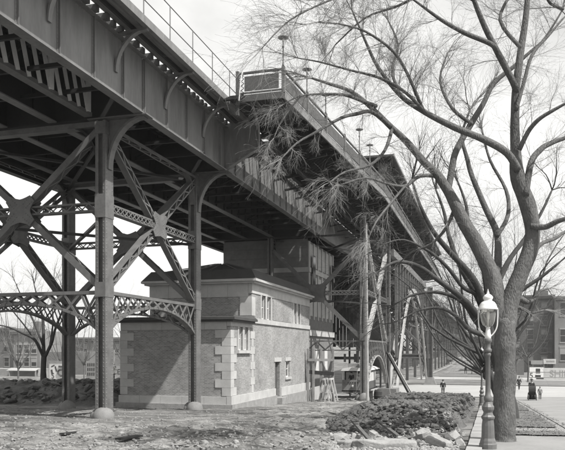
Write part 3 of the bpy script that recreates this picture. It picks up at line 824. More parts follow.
bh.bx('step', XR - .1, XR + .55, 45.5, 46.9, g(XR, 46) - .2, -3.26, 'stone')
pq = bh.bx('plaque', XR - .1, XR + .03, 45.15, 49.75, 2.0, 3.45, 'brick')
for k in range(26):      # carved relief in the panel
    yy = 45.4 + 4.1 * R.random(); zz = 2.15 + 1.1 * R.random(); s0 = .12 + .2 * R.random()
    bh.bx('relief_block', XR + .031, XR + .06 + .04 * R.random(), yy, yy + s0, zz, zz + s0 * .7, 'limestone', pq)

# ================================================================== panelled shaft behind the house
XS = -14.4
sh = T('stair_shaft', 'tall pale panelled shaft behind the brick house reaching up to the deck', 'shaft', (-18, 62, g(-18, 62)))
sh.part('wall', MB().box(-22, XS, 57, 66.8, -5, 9.2), 'concrete')
for z0, z1 in ((6.55, 6.95), (1.2, 1.7), (-4.9, -3.2)): sh.part('band', MB().box(-22.1, XS + .14, 56.86, 66.9, z0, z1), 'limestone')
for k in range(7):
    y0 = 57.0 + k * 1.56
    for z0, z1 in ((6.97, 9.15), (2.6, 6.53)): sh.bx('pilaster', XS, XS + .1, y0, y0 + .36, z0, z1, 'limestone')
    if k < 6:
        for z0, z1 in ((7.1, 9.0), (2.9, 6.3)): sh.bx('panel', XS, XS + .04, y0 + .5, y0 + 1.42, z0, z1, 'limestone')
for y0 in (59.5, 63.0):
    w = sh.bx('window', XS - .02, XS + .06, y0, y0 + 1.1, -1.9, .1, 'frame'); sh.bx('pane', XS + .061, XS + .07, y0 + .15, y0 + .95, -1.75, -.05, 'glass', w)
for z in frange(2.2, 8.6, .8): sh.bx('masonry_course', -21.9, XS - .05, 56.95, 57.0, z, z + .76, 'concrete')

# ================================================================== station tower (posts E, F and their mates)
E, F_, E2, F2 = (-9.6, 56.0), (-17.4, 56.0), (-9.2, 68.0), (-17.4, 68.0)
tt = T('trestle_tower', 'tall slim legged trestle tower carrying the station platform beyond the brick house', 'trestle', (-13.4, 62, g(-13.4, 62)))
for (x, y), zt in ((E, 10.8), (F_, 9.3), (E2, 10.8), (F2, 9.3)):
    column(tt, x, y, g(x, y) + .1, zt, 'steel', .36, .5, riv=(x == -9.6), splices=((4.7, .8), (1.05, .6)))
    footing(tt, x, y, .6, .7)
zv = V((0, 0, 1))
mid = V((-13.5, 56, 4.66))
for x in (-9.85, -17.15):
    for z in (8.3, 1.05):
        e = V((x, 56, z)); d_ = (e - mid).normalized(); lattice(tt, 'brace', mid + d_ * .6, e, (0, 1, 0), .3, .03, .3, .5, 'steel', False)
    e = V((x, 56, 4.66)); d_ = (e - mid).normalized(); lattice(tt, 'strut', mid + d_ * .5, e, zv, .3, .06, .3, .32, 'steel', True, double=True, lw=.045)
gusset(tt, mid, (1, 0, 0), zv, (0, 1, 0), 1.0, .62, 'steel')
lattice(tt, 'strut', (-17.1, 56, .35), (-9.8, 56, .35), zv, .75, .1, .3, .75, 'steel', True, lw=.07)
for x in (-9.4, -17.4):
    mm = V((x, 62, 4.7))
    for y in (56.3, 67.7):
        for z in (9.2, .7):
            e = V((x, y, z)); d_ = (e - mm).normalized()
            lattice(tt, 'brace', mm + d_ * .5, e, d_.cross(V((1, 0, 0))), .42, .09, .3, .5, 'palesteel' if x > -10 else 'shade_steel', x > -10, lw=.07)
        lattice(tt, 'strut', (x, y, 4.7), mm + (V((x, y, 4.7)) - mm).normalized() * .4, zv, .3, .06, .3, .4, 'steel', False)
    gusset(tt, mm, (0, 1, 0), zv, (1, 0, 0), .9, .5, 'steel', ang=.64)
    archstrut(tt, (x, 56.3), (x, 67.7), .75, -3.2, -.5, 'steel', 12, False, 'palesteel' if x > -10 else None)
tt.part('cross_girder', MB().box(-24.6, -13.45, 55.98, 56.02, 9.45, 11.5).box(-24.6, -9.3, 55.8, 56.2, 9.3, 9.4), 'shade_steel')
tt.part('cross_girder', MB().box(-24.6, -13.45, 67.98, 68.02, 9.45, 11.5).box(-24.6, -9.0, 67.8, 68.2, 9.3, 9.4), 'shade_steel')
for x, y in (E2,):
    q = MB(); z = g(x, y)
    tt.part('pedestal', MB().box(x - .9, x + .9, y - 1.0, y + 1.4, z - .3, z + .95), 'concrete')
for p, q in (((-17, 56.3), (-9.6, 67.7)), ((-9.6, 56.3), (-17, 67.7))):
    for z in (4.4, 9.2): tt.bar('sway_brace', (p[0], p[1], z), (q[0], q[1], z), .16, .14, 'shade_steel')
mid = V((-13.5, 68, 4.66))
for x in (-9.45, -17.15):
    for z in (8.6, .8):
        e = V((x, 68, z)); d_ = (e - mid).normalized(); lattice(tt, 'brace', mid + d_ * .3, e, (0, 1, 0), .3, .05, .3, .5, 'shade_steel', False)
lattice(tt, 'strut', (-17.1, 68, 4.66), (-9.5, 68, 4.66), zv, .35, .07, .3, .5, 'shade_steel', False)

# ================================================================== steel arch over the cross street
ar = T('street_arch', 'steel arch with pale legs carrying the viaduct across the side street', 'bridge', (-13, 87, gd(85)))
def archz(k): return -4.2 + 11.4 * (1 - abs(2 * k - 1) ** 2.1)
for x, mm in ((-8.9, 'palesteel'), (-17.2, 'shade_steel')):
    for dx in (-.35, .35):
        mb = MB(); n = 22
        for i in range(n):
            k0, k1 = i / n, (i + 1.03) / n
            mb.bar((x + dx, 69.5 + 35 * k0, archz(k0)), (x + dx, 69.5 + 35 * k1, archz(min(1, k1))), .2, .5)
        o = ar.part('arch_rib', mb, mm)
    for i in range(n):
        k0, k1 = i / n, (i + 1) / n
        ar.bar('lacing_bar', (x - .35, 69.5 + 35 * k0, archz(k0)), (x + .35, 69.5 + 35 * k1, archz(k1)), .1, .06, mm, o)
    for i in range(1, 14):
        k = i / 14
        ar.bar('spandrel_post', (x, 69.5 + 35 * k, archz(k) + .2), (x, 69.5 + 35 * k, 9.3), .3, .3, 'steel')
        if i < 14:
            k2 = (i + 1) / 14
            ar.bar('spandrel_brace', (x, 69.5 + 35 * k, archz(k) + .3), (x, 69.5 + 35 * k2, 9.2), .12, .12, 'shade_steel'); ar.bar('spandrel_brace', (x, 69.5 + 35 * k2, archz(k2) + .3), (x, 69.5 + 35 * k, 9.2), .12, .12, 'shade_steel')
    ar.bar('longitudinal_girder', (x, 68.5, 9.5), (x, 106, 9.5), .4, .7, 'steel')
for i in range(1, 14, 2):
    y = 69.5 + 35 * i / 14
    ar.bar('cross_brace', (-8.9, y, archz(i / 14) + .4), (-17.2, y, 9.2), .14, .14, 'shade_steel'); ar.bar('cross_brace', (-17.2, y, archz(i / 14) + .4), (-8.9, y, 9.2), .14, .14, 'shade_steel')
    ar.bar('cross_brace', (-8.9, y, archz(i / 14) + .2), (-17.2, y, archz(i / 14) + .2), .3, .3, 'shade_steel')
for x in (-8.1, -17.5):
    column(ar, x, 106, gd(105), 9.3, 'steel', .7, .7, riv=False)
    z = gd(105); ar.part('pedestal', MB().hexa([(x - 1, 105, z - .2), (x + 1, 105, z - .2), (x + 1, 107, z - .2), (x - 1, 107, z - .2), (x - .5, 105.5, z + 1.1), (x + .5, 105.5, z + 1.1), (x + .5, 106.5, z + 1.1), (x - .5, 106.5, z + 1.1)]), 'concrete')
ar.bar('portal_beam', (-17.5, 106, -.9), (-8.1, 106, -.9), .6, .7, 'steel')
quarter(ar, 'knee_bracket', (-8.5, 106, -4.0), (-1, 0, 0), (2.4, 2.8), 'steel', .5, .2)
quarter(ar, 'knee_bracket', (-17.1, 106, -4.0), (1, 0, 0), (2.4, 2.8), 'steel', .5, .2)
for p, q in (((-8.3, -.5), (-17.3, 8.8)), ((-17.3, -.5), (-8.3, 8.8))): ar.bar('cross_brace', (p[0], 106, p[1]), (q[0], 106, q[1]), .4, .3, 'steel')

# ================================================================== far bents and spans down the avenue
yf = frange(120, 430, 13.5)
FX0, FX1 = -13.0, -21.5
ORD = ('first', 'second', 'third', 'fourth', 'fifth', 'sixth', 'seventh', 'eighth')
for i, y in enumerate(yf):
    z = g(-13, y)
    t = T('trestle_bent', ORD[i] + ' steel trestle bent down the avenue beyond the street arch' if i < 8 else 'hazy steel trestle bent toward the far end of the receding row', 'trestle', (-17, y, z), 'trestle bents receding down the avenue')
    for x in (FX0, FX1): t.part('column', MB().box(x - .22, x + .22, y - .3, y + .3, z - .2, 9.4), 'farsteel')
    t.part('cross_girder', MB().box(-24, -12.4, y - .25, y + .25, 9.4, 10.5), 'farsteel')
    if i < 14:
        for p, q in (((FX0, .0), (FX1, 8.8)), ((FX1, .0), (FX0, 8.8))): t.bar('brace', (p[0], y, p[1]), (q[0], y, q[1]), .25, .2, 'farsteel')
        t.bar('strut', (FX0, y, 0), (FX1, y, 0), .3, .35, 'farsteel'); t.bar('strut', (FX0, y, 4.4), (FX1, y, 4.4), .3, .3, 'farsteel')
        quarter(t, 'knee_bracket', (FX0 - .2, y, 7.6), (-1, 0, 0), (1.6, 1.8), 'farsteel', .3, .1, 5)
    if i % 2 == 0 and i < 16:
        for x in (FX0, FX1):
            for p, q in ((0, 8.8), (8.8, 0)): t.bar('brace', (x, y, p), (x, y + 13.5, q), .22, .2, 'farsteel')
            t.bar('strut', (x, y, 4.4), (x, y + 13.5, 4.4), .3, .3, 'farsteel')
yy = [106] + yf
for i in range(len(yy) - 1):
    y0, y1 = yy[i] + .02, yy[i + 1] - .02
    t = T('girder_span', ORD[i] + ' steel deck span down the avenue beyond the street arch' if i < 8 else 'hazy steel deck span toward the far end of the receding row', 'bridge span', (-18, (y0 + y1) / 2, ZB), 'deck spans receding down the avenue')
    for x in (-13.2, -17.3, -21.8): t.part('plate_girder', MB().box(x - .2, x + .2, y0, y1, 9.6, 9.66).box(x - .03, x + .03, y0, y1, 9.66, 11.7), 'farsteel')
    t.part('deck_floor', MB().box(-24.4, -12.2, y0, y1, 11.72, 12.05), 'farsteel')
    rb = MB()
    for k in range(5):
        y = y0 + (y1 - y0) * (k + .5) / 5
        if i < 7:
            t.bar('bracket', (-13.1, y, 10.4), (-12.3, y, 11.7), .12, .14, 'farsteel'); t.bx('post', -12.3, -12.24, y - .03, y + .03, 12.05, 13.1, 'farsteel')
        else: rb.bar((-13.1, y, 10.4), (-12.3, y, 11.7), .12, .14); rb.box(-12.3, -12.24, y - .03, y + .03, 12.05, 13.1)
    if rb.v: t.part('brackets', rb, 'farsteel', kind='stuff')
    t.bx('rail', -12.3, -12.24, y0, y1, 13.05, 13.12, 'farsteel')

# covered stair from the platform down under the deck
cs = T('covered_stairway', 'dark boarded covered stairway sloping down under the station deck', 'stairway', (-13, 82, gd(80)))
ya, za, yb_, zb_ = 71.0, 8.8, 98.0, 0.6
for k in range(18):
    y0 = ya + (yb_ - ya) * k / 18; y1 = ya + (yb_ - ya) * (k + 1) / 18 - .04
    z0 = za + (zb_ - za) * k / 18; z1 = za + (zb_ - za) * (k + 1) / 18
    for x in (-11.6, -15.6):
        cs.part('side_board', MB().hexa([(x, y0, z0 - 3.4), (x + .06, y0, z0 - 3.4), (x + .06, y1, z1 - 3.4), (x, y1, z1 - 3.4), (x, y0, z0), (x + .06, y0, z0), (x + .06, y1, z1), (x, y1, z1)]), 'wood')
cs.part('soffit', MB().hexa([(-15.5, ya, za - 3.5), (-11.65, ya, za - 3.5), (-11.65, yb_, zb_ - 3.5), (-15.5, yb_, zb_ - 3.5), (-15.5, ya, za - 3.3), (-11.65, ya, za - 3.3), (-11.65, yb_, zb_ - 3.3), (-15.5, yb_, zb_ - 3.3)]), 'wood')
cs.part('roof', MB().hexa([(-15.8, ya, za + .02), (-11.3, ya, za + .02), (-11.3, yb_, zb_ + .02), (-15.8, yb_, zb_ + .02), (-15.8, ya, za + .2), (-11.3, ya, za + .2), (-11.3, yb_, zb_ + .2), (-15.8, yb_, zb_ + .2)]), 'slate')
for k in range(12): cs.bx('screen_board', -15.6 + k * .36, -15.27 + k * .36, 70.6, 70.66, .2 + .3 * R.random(), 5.6, 'wood')
for y in (80, 90): 
    for x in (-11.8, -15.4): cs.bx('post', x, x + .2, y, y + .2, g(x, y) - .1, 3.0 - (y - 80) * .3, 'shade_steel')

# ================================================================== people
def skin(t, name, J, E_, m, parent=None, sub=2):
    me = bpy.data.meshes.new(name); me.from_pydata([tuple(V(j[0]) - t.base) for j in J], E_, [])
    me.materials.append(M[m])
    o = bpy.data.objects.new(name, me); COL.objects.link(o); o.parent = parent or t.o
    a = o.modifiers.new('skin', 'SKIN'); a.use_smooth_shade = True
    for v_, j in zip(me.skin_vertices[0].data, J): v_.radius = (j[1], j[2] if len(j) > 2 else j[1])
    me.skin_vertices[0].data[0].use_root = True
    b = o.modifiers.new('subsurf', 'SUBSURF'); b.levels = sub; b.render_levels = sub
    return o
def person(name_label, base, h, rz, stride=.12, arms=((.0, .0), (.0, .0)), m='cloth', m2='cloth', hat='cap', group=None, skirt=False, sit=False):
    """arms: forward reach and sideways reach of each hand"""
    t = T('person', name_label, 'person', base, group); k = h / 1.75; c, s = math.cos(rz), math.sin(rz); b = V(base)
    def P(x, y, z): return b + V((x * c - y * s, x * s + y * c, z)) * k
    hip = .5 if sit else .95
    if sit: dz = -.45
    else: dz = 0
    J = [(P(0, 0, .95 + dz), .15 * k, .11 * k), (P(0, .01, 1.2 + dz), .145 * k, .11 * k), (P(0, .0, 1.42 + dz), .15 * k, .1 * k), (P(0, .01, 1.53 + dz), .055 * k), (P(0, .03, 1.6 + dz), .082 * k, .09 * k), (P(0, .03, 1.7 + dz), .078 * k, .088 * k), (P(0, .02, 1.75 + dz), .04 * k)]
    E_ = [(0, 1), (1, 2), (2, 3), (3, 4), (4, 5), (5, 6)]
    for sg, (fw, sd) in zip((-1, 1), arms):
        i = len(J)
        J += [(P(sg * .19, 0, 1.42 + dz), .06 * k), (P(sg * (.24 + sd * .5), fw * .4 - .02, 1.17 + dz + fw * .05), .047 * k), (P(sg * (.23 + sd), .06 + fw, .93 + dz + fw * .45), .034 * k), (P(sg * (.225 + sd), .09 + fw * 1.1, .84 + dz + fw * .5), .036 * k, .022 * k)]
        E_ += [(2, i), (i, i + 1), (i + 1, i + 2), (i + 2, i + 3)]
    for sg in (-1, 1):
        i = len(J); f = stride * sg
        if sit: J += [(P(sg * .1, .05, .48), .085 * k), (P(sg * .11, .45, .5), .06 * k), (P(sg * .11, .48, .1), .042 * k), (P(sg * .11, .6, .04), .035 * k)]
        else: J += [(P(sg * .1, 0, .88), .092 * k), (P(sg * .1, f * .6 + .03, .49), .062 * k), (P(sg * .1, f, .09), .042 * k), (P(sg * .11, f + .16, .035), .036 * k)]
        E_ += [(0, i), (i, i + 1), (i + 1, i + 2), (i + 2, i + 3)]
    skin(t, 'body', [(p_[0], p_[1] * .6, p_[2] * .55 if len(p_) > 2 else p_[1] * .6) if (q_ < 3 or q_ >= 15) else p_ for q_, p_ in enumerate(J)], E_, 'skin')
    # coat over trunk and arms, trousers over the legs
    G = 1.18
    Jc = [(P(0, 0, .88 + dz), .185 * k, .135 * k), (P(0, .01, 1.15 + dz), .17 * k, .13 * k), (P(0, 0, 1.42 + dz), .17 * k, .12 * k), (P(0, .005, 1.5 + dz), .075 * k)]; Ec = [(0, 1), (1, 2), (2, 3)]
    j = 7
    for a in range(2):
        i = len(Jc); Jc += [(J[j][0], .075 * k), (J[j + 1][0], .062 * k), (J[j + 2][0], .05 * k)]; Ec += [(2, i), (i, i + 1), (i + 1, i + 2)]; j += 4
    skin(t, 'coat', Jc, Ec, m)
    if skirt:
        q = MB(); q.smooth = True; q.lathe(P(0, 0, 0), [(.36 * k, .04 * k), (.33 * k, .3 * k), (.24 * k, .7 * k), (.17 * k, 1.0 * k), (.1 * k, 1.04 * k)], 14); t.part('skirt', q, m2)
    else:
        Jt = [(P(0, 0, .93 + dz), .155 * k, .12 * k)]; Et = []
        for a in range(2):
            i = len(Jt); Jt += [(J[j][0], .105 * k), (J[j + 1][0], .078 * k), (J[j + 2][0], .064 * k)]; Et += [(0, i), (i, i + 1), (i + 1, i + 2)]; j += 4
        skin(t, 'trousers', Jt, Et, m2)
    q = MB(); q.smooth = True; top = P(0, .03, 1.7 + dz)
    if hat == 'cap': q.lathe(top, [(.1 * k, -.015 * k), (.12 * k, .03 * k), (.1 * k, .065 * k), (.03 * k, .08 * k)], 12); q.bar(P(0, .06, 1.69 + dz), P(0, .17, 1.675 + dz), .14 * k, .015 * k)
    elif hat == 'bowler': q.lathe(top, [(.15 * k, -.0 * k), (.15 * k, .012 * k), (.1 * k, .015 * k), (.098 * k, .09 * k), (.06 * k, .135 * k), (.01 * k, .145 * k)], 14)
    else: q.lathe(top, [(.2 * k, .0 * k), (.21 * k, .02 * k), (.11 * k, .03 * k), (.1 * k, .1 * k), (.04 * k, .12 * k)], 14)
    t.part('hat', q, m)
    f_ = MB(); f_.smooth = True
    f_.ball(P(0, .125, 1.615 + dz), (.014 * k, .02 * k, .025 * k), 6, 5); t.part('nose', f_, 'skin')
    for sg in (-1, 1):
        f_ = MB(); f_.smooth = True; f_.ball(P(sg * .035, .108, 1.64 + dz), (.012 * k, .008 * k, .009 * k), 6, 5); t.part('eye', f_, 'cloth')
        f_ = MB(); f_.smooth = True; f_.ball(P(sg * .085, .03, 1.62 + dz), (.014 * k, .025 * k, .035 * k), 6, 5); t.part('ear', f_, 'skin')
    return t
pm = onground(443, 397)
person('standing person in dark coat and cap on the bright side street', (pm.x, pm.y, g(pm.x, pm.y) + .06), 1.72, math.radians(185), .06, ((.05, .02), (.05, .02)), 'cloth', 'cloth2', 'cap')
pw = onground(519, 391)
person('small dark walking person far off in front of the billboards', (pw.x, pw.y, g(pw.x, pw.y) + .06), 1.7, math.radians(200), .25, ((.15, .02), (-.1, .02)), 'cloth', 'cloth', 'bowler')
ps = onground(532, 401); ps.z = g(ps.x, ps.y) + .06
person('person in long dark dress pushing a baby carriage on the path', (ps.x, ps.y + .55, ps.z), 1.66, math.radians(184), .05, ((.45, -.02), (.45, -.02)), 'cloth', 'cloth', 'wide', skirt=True)
person('small child in pale coat walking beside the baby carriage', (ps.x + .62, ps.y + .1, ps.z), 1.1, math.radians(180), .1, ((.05, .02), (.02, .02)), 'greyboard', 'cloth2', 'cap')
# baby carriage
pr = T('baby_carriage', 'dark baby carriage with raised hood pushed along the path', 'baby carriage', (ps.x, ps.y - .35, ps.z))
c = V((ps.x, ps.y - .35, ps.z)); q = MB(); q.smooth = True
q.add([], [])
prof = []
for i in range(9):
    a = math.pi * i / 8; prof.append((math.cos(a) * .5, -math.sin(a) * .3))
vs_ = []; fs_ = []
q = MB().prism([c + V((-.24, yv, .75 + zv_)) for yv, zv_ in prof], (.48, 0, 0)); pr.part('body', q, 'cloth')
q = MB().prism([c + V((-.26, .02 + math.cos(a) * .36, .76 + math.sin(a) * .42)) for a in [math.pi * i / 8 for i in range(9)]], (.52, 0, 0)); pr.part('hood', q, 'cloth')
for sx in (-.3, .3):
    for sy, rr in ((-.3, .26), (.3, .3)):
        pts = [c + V((sx, sy + math.cos(a) * rr, rr + math.sin(a) * rr)) for a in [2 * math.pi * i / 16 for i in range(17)]]
        w = pr.part('wheel', MB().tube(pts, [.018] * 17, 5, False), 'iron'); sp = MB()
        for k in range(6):
            a = math.pi * k / 6; sp.bar(c + V((sx, sy + math.cos(a) * rr, rr + math.sin(a) * rr)), c + V((sx, sy - math.cos(a) * rr, rr - math.sin(a) * rr)), .012, .012, (1, 0, 0))
        pr.part('spokes', sp, 'iron', w)
for sx in (-.2, .2): pr.bar('handle', c + V((sx, .45, .75)), c + V((sx, .75, .98)), .025, .025, 'iron')
pr.bar('handle', c + V((-.21, .75, .98)), c + V((.21, .75, .98)), .03, .03, 'iron')
for sx in (-.26, .26): pr.bar('spring', c + V((sx, -.35, .32)), c + V((sx, .35, .45)), .03, .03, 'iron')

# ================================================================== lamp posts of the street
def lamp_post(base, h, label, k=1.0):
    t = T('lamp_post', label, 'lamp post', base); b = V(base); s = h / 3.55
    q = MB(); q.smooth = False
    q.lathe(b, [(r * s, z * s) for r, z in ((.2, -.06), (.2, .06), (.185, .09), (.175, .14), (.15, .2), (.14, .5), (.125, .62), (.15, .66), (.155, .70), (.12, .74), (.1, .80), (.135, .87), (.14, .93), (.1, 1.0), (.075, 1.06))], 12); t.part('base', q, 'iron')
    q = MB(); q.smooth = True
    q.lathe(b, [(r * s, z * s) for r, z in ((.07, 1.0), (.092, 1.1), (.095, 1.16), (.066, 1.2), (.06, 1.3), (.05, 2.1), (.065, 2.12), (.07, 2.16), (.05, 2.2))], 16); t.part('shaft', q, 'iron')
    q = MB(); q.smooth = True
    q.lathe(b, [(r * s, z * s) for r, z in ((.048, 2.19), (.085, 2.22), (.085, 2.27), (.06, 2.3), (.06, 2.42), (.09, 2.45), (.085, 2.5), (.06, 2.54), (.055, 2.62))], 14); t.part('collar', q, 'iron')
    q = MB(); q.smooth = True
    q.lathe(b, [(r * s, z * s) for r, z in ((.075, 2.48), (.068, 2.6), (.05, 2.72), (.045, 2.76), (.06, 2.8))], 14); t.part('neck', q, 'lampwhite')
    for sx in (-1, 1):
        sp_, sr_ = curve([(b + V((sx * .05, 0, 2.56)) * s, .016 * s), (b + V((sx * .14, 0, 2.66)) * s, .016 * s), (b + V((sx * .2, 0, 2.8)) * s, .016 * s), (b + V((sx * .215, 0, 3.0)) * s, .016 * s), (b + V((sx * .215, 0, 3.2)) * s, .016 * s)], 4)
        t.part('lantern_arm', MB().tube(sp_, sr_, 6), 'lampwhite')
    q = MB(); q.smooth = True
    n = 18; prof = ((.06, 2.79), (.12, 2.84), (.155, 2.93), (.175, 3.08), (.18, 3.2))
    inner = [(r - .008, z + .004) for r, z in prof][::-1]
    o0 = 0
    for r, z in list(prof) + inner:
        for j in range(n): q.v.append(b + V((r * math.cos(2 * math.pi * j / n), r * math.sin(2 * math.pi * j / n), z)) * s)
    for i in range(len(prof) * 2 - 1):
        for j in range(n): q.f.append((i * n + j, i * n + (j + 1) % n, (i + 1) * n + (j + 1) % n, (i + 1) * n + j))
    for j in range(n): q.f.append(((2 * len(prof) - 1) * n + j, (2 * len(prof) - 1) * n + (j + 1) % n, (j + 1) % n, j))
    t.part('lantern_glass', q, 'lampglass')
    q = MB(); q.smooth = True; q.lathe(b, [(r * s, z * s) for r, z in ((.02, 2.8), (.02, 2.96), (.03, 2.98), (.035, 3.12), (.012, 3.16))], 8); t.part('burner', q, 'lampwhite')
    q = MB(); q.smooth = True
    q.lathe(b, [(r * s, z * s) for r, z in ((.17, 3.2), (.225, 3.19), (.232, 3.215), (.205, 3.25), (.19, 3.31), (.15, 3.37), (.1, 3.4), (.085, 3.42), (.11, 3.45), (.115, 3.49), (.085, 3.53), (.05, 3.555), (.03, 3.57), (.028, 3.6), (.012, 3.64), (.004, 3.68))], 20); t.part('lantern_cap', q, 'lampwhite')
    return t
lamp_post((.02, 15.55, g(.02, 15.55) + .09), 3.24, 'cast iron gas lamp post with white lantern beside the big tree trunk')
b2 = at(481.8, 405, 42); lamp_post((b2.x, b2.y, g(b2.x, b2.y) + .05), 3.45, 'second gas lamp post standing farther along the sidewalk')
b3 = at(114, 398, 62); lamp_post((b3.x, b3.y, g(b3.x, b3.y)), 3.2, 'thin distant lamp post left of the brick house')

# ================================================================== streetcar under the station
cx, cy0 = -12.4, 66.6; cz = g(cx, cy0)
car = T('streetcar', 'open platform streetcar with pale roof standing under the station', 'streetcar', (cx, cy0 + 4, cz))
car.part('dash', MB().hexa([(cx - 1.05, cy0, cz + .75), (cx + 1.05, cy0, cz + .75), (cx + 1.05, cy0 + .06, cz + .75), (cx - 1.05, cy0 + .06, cz + .75), (cx - 1.05, cy0 - .06, cz + 1.75), (cx + 1.05, cy0 - .06, cz + 1.75), (cx + 1.05, cy0, cz + 1.75), (cx - 1.05, cy0, cz + 1.75)]), 'greyboard')
car.part('floor', MB().box(cx - 1.1, cx + 1.1, cy0 + .05, cy0 + 8.5, cz + .62, cz + .75), 'wood')
car.part('bumper', MB().box(cx - .9, cx + .9, cy0 - .25, cy0 + .04, cz + .5, cz + .62), 'iron')
car.part('cabin', MB().box(cx - 1.1, cx + 1.1, cy0 + 1.5, cy0 + 7.2, cz + .76, cz + 2.6), 'door')
for k in range(3):
    w = car.bx('window', cx - .95 + k * .66, cx - .95 + k * .66 + .54, cy0 + 1.45, cy0 + 1.5, cz + 1.5, cz + 2.45, 'frame'); car.bx('pane', cx - .9 + k * .66, cx - .9 + k * .66 + .44, cy0 + 1.44, cy0 + 1.449, cz + 1.55, cz + 2.4, 'glass', w)
for k in range(6): car.bx('window', cx + 1.1, cx + 1.13, cy0 + 1.7 + k * .92, cy0 + 2.4 + k * .92, cz + 1.5, cz + 2.4, 'frame')
q = MB(); q.smooth = True
pts = [(cx + 1.3 * math.sin(a), cz + 2.62 + .34 * math.cos(a)) for a in [math.pi / 2 * (i / 6) for i in range(-6, 7)]]
car.part('roof', MB().prism([V((x, cy0 - .25, z)) for x, z in pts], (0, 8.9, 0)), 'white')
car.part('clerestory', MB().box(cx - .55, cx + .55, cy0 + .3, cy0 + 7.5, cz + 2.9, cz + 3.3), 'greyboard')
for sx in (-1, 1):
    car.part('corner_post', MB().box(cx + sx * 1.0 - .05, cx + sx * 1.0 + .05, cy0 + .07, cy0 + .15, cz + .76, cz + 2.7), 'white')
for yy_ in (cy0 + 2.6, cy0 + 5.6):
    for sx in (-.75, .75):
        q = MB(); pts = [V((cx + sx - .05, yy_, cz + .38)), V((cx + sx + .05, yy_, cz + .38))]; q.tube(pts, [.36, .36], 16); car.part('wheel', q, 'iron')
q = MB(); q.lathe((cx, cy0 - .12, cz + 1.15), [(.0, -.1), (.1, -.1), (.12, .0), (.1, .1), (.0, .1)], 10); car.part('headlight', q, 'lampwhite')
for k in range(5): car.bx('painted_mark', cx - .5 + k * .22, cx - .38 + k * .22, cy0 - .075, cy0 - .058, cz + 1.42, cz + 1.54, 'ink')
person('motorman in dark uniform standing at the front of the streetcar', (cx - .25, cy0 + .7, cz + .76), 1.72, math.radians(180), .02, ((.35, -.05), (.3, .0)), 'cloth', 'cloth', 'cap')
person('passenger in pale shirt standing beside the motorman', (cx + .45, cy0 + .8, cz + .76), 1.55, math.radians(175), .02, ((.1, 0), (.1, 0)), 'white', 'cloth2', 'cap')

# ================================================================== wagons on the avenue
def wheel(t, c, r, m='iron', w=.05):
    c = V(c); pts = [c + V((0, math.cos(a) * r, math.sin(a) * r)) for a in [2 * math.pi * i / 18 for i in range(19)]]
    o = t.part('wheel', MB().tube(pts, [w] * 19, 5, False), m); q = MB()
    for k in range(5):
        a = math.pi * k / 5; d_ = V((0, math.cos(a) * r, math.sin(a) * r)); q.bar(c - d_, c + d_, .05, .05, (1, 0, 0))
    t.part('spokes', q, m, o)
def wagon(base, label, cover):
    t = T('wagon', label, 'wagon', base); b = V(base)
    t.part('body', MB().hexa([b + V(p) for p in ((-.75, -1.3, .8), (.75, -1.3, .8), (.75, 1.3, .8), (-.75, 1.3, .8), (-.95, -1.4, 1.5), (.95, -1.4, 1.5), (.95, 1.4, 1.5), (-.95, 1.4, 1.5))]), 'door')
    for sx in (-.95, .95):
        wheel(t, b + V((sx, -.9, .5)), .5); wheel(t, b + V((sx, .9, .6)), .6)
    if cover:
        pts = [(1.0 * math.cos(a), 1.55 + 1.1 * math.sin(a) ** .7) for a in [math.pi * i / 10 for i in range(11)]]
        t.part('cover', MB().prism([b + V((x, -1.3, z)) for x, z in pts], (0, 2.6, 0)), 'greyboard')
    else: t.part('seat', MB().box(b.x - .7, b.x + .7, b.y - 1.2, b.y - .8, b.z + 1.5, b.z + 1.75), 'door')
    return t
def horse(base, label):
    t = T('horse', label, 'horse', base); b = V(base); J = []; E_ = []
    def a(x, y, z, r, r2=None): J.append((b + V((x, y, z)), r, r2 or r)); return len(J) - 1
    i0 = a(0, .55, 1.25, .27, .3); i1 = a(0, 0, 1.2, .25, .3); i2 = a(0, -.55, 1.25, .24, .32); i3 = a(0, -.85, 1.6, .14, .19); i4 = a(0, -1.1, 1.95, .1, .13); i5 = a(0, -1.3, 1.85, .09, .1); i6 = a(0, -1.5, 1.62, .06, .07)
    E_ += [(i0, i1), (i1, i2), (i2, i3), (i3, i4), (i4, i5), (i5, i6)]
    for sx in (-.17, .17):
        f = a(sx, -.6, .95, .11); k = a(sx, -.6 - .06 * (sx > 0), .55, .06); e = a(sx, -.6 - .1 * (sx > 0), .06, .06); E_ += [(i2, f), (f, k), (k, e)]
        f = a(sx, .62, .98, .13); k = a(sx, .74, .56, .06); e = a(sx, .66, .06, .06); E_ += [(i0, f), (f, k), (k, e)]
    t0 = a(0, .84, 1.3, .06); t1 = a(0, .98, .7, .05); E_ += [(i0, t0), (t0, t1)]
    skin(t, 'body', J, E_, 'horse', sub=1)
    for sx in (-.05, .05):
        t.part('ear', MB().lathe(b + V((sx, -1.08, 2.03)), [(.03, 0), (.02, .08), (.003, .14)], 6), 'horse')
    return t
wb = onground(449, 365); wb.z = g(wb.x, wb.y) + .06; wagon(wb, 'small covered wagon on the avenue beside the far trestle bents', True)
horse((wb.x - .1, wb.y - 3.1, wb.z), 'dark horse drawing the covered wagon on the avenue')
wb = onground(476.5, 374.5); wb.z = g(wb.x, wb.y) + .06; wagon(wb, 'dark open wagon on the avenue near the street trees', False)
horse((wb.x - 2.2, wb.y + .3, wb.z), 'dark horse standing beside the open wagon on the avenue')

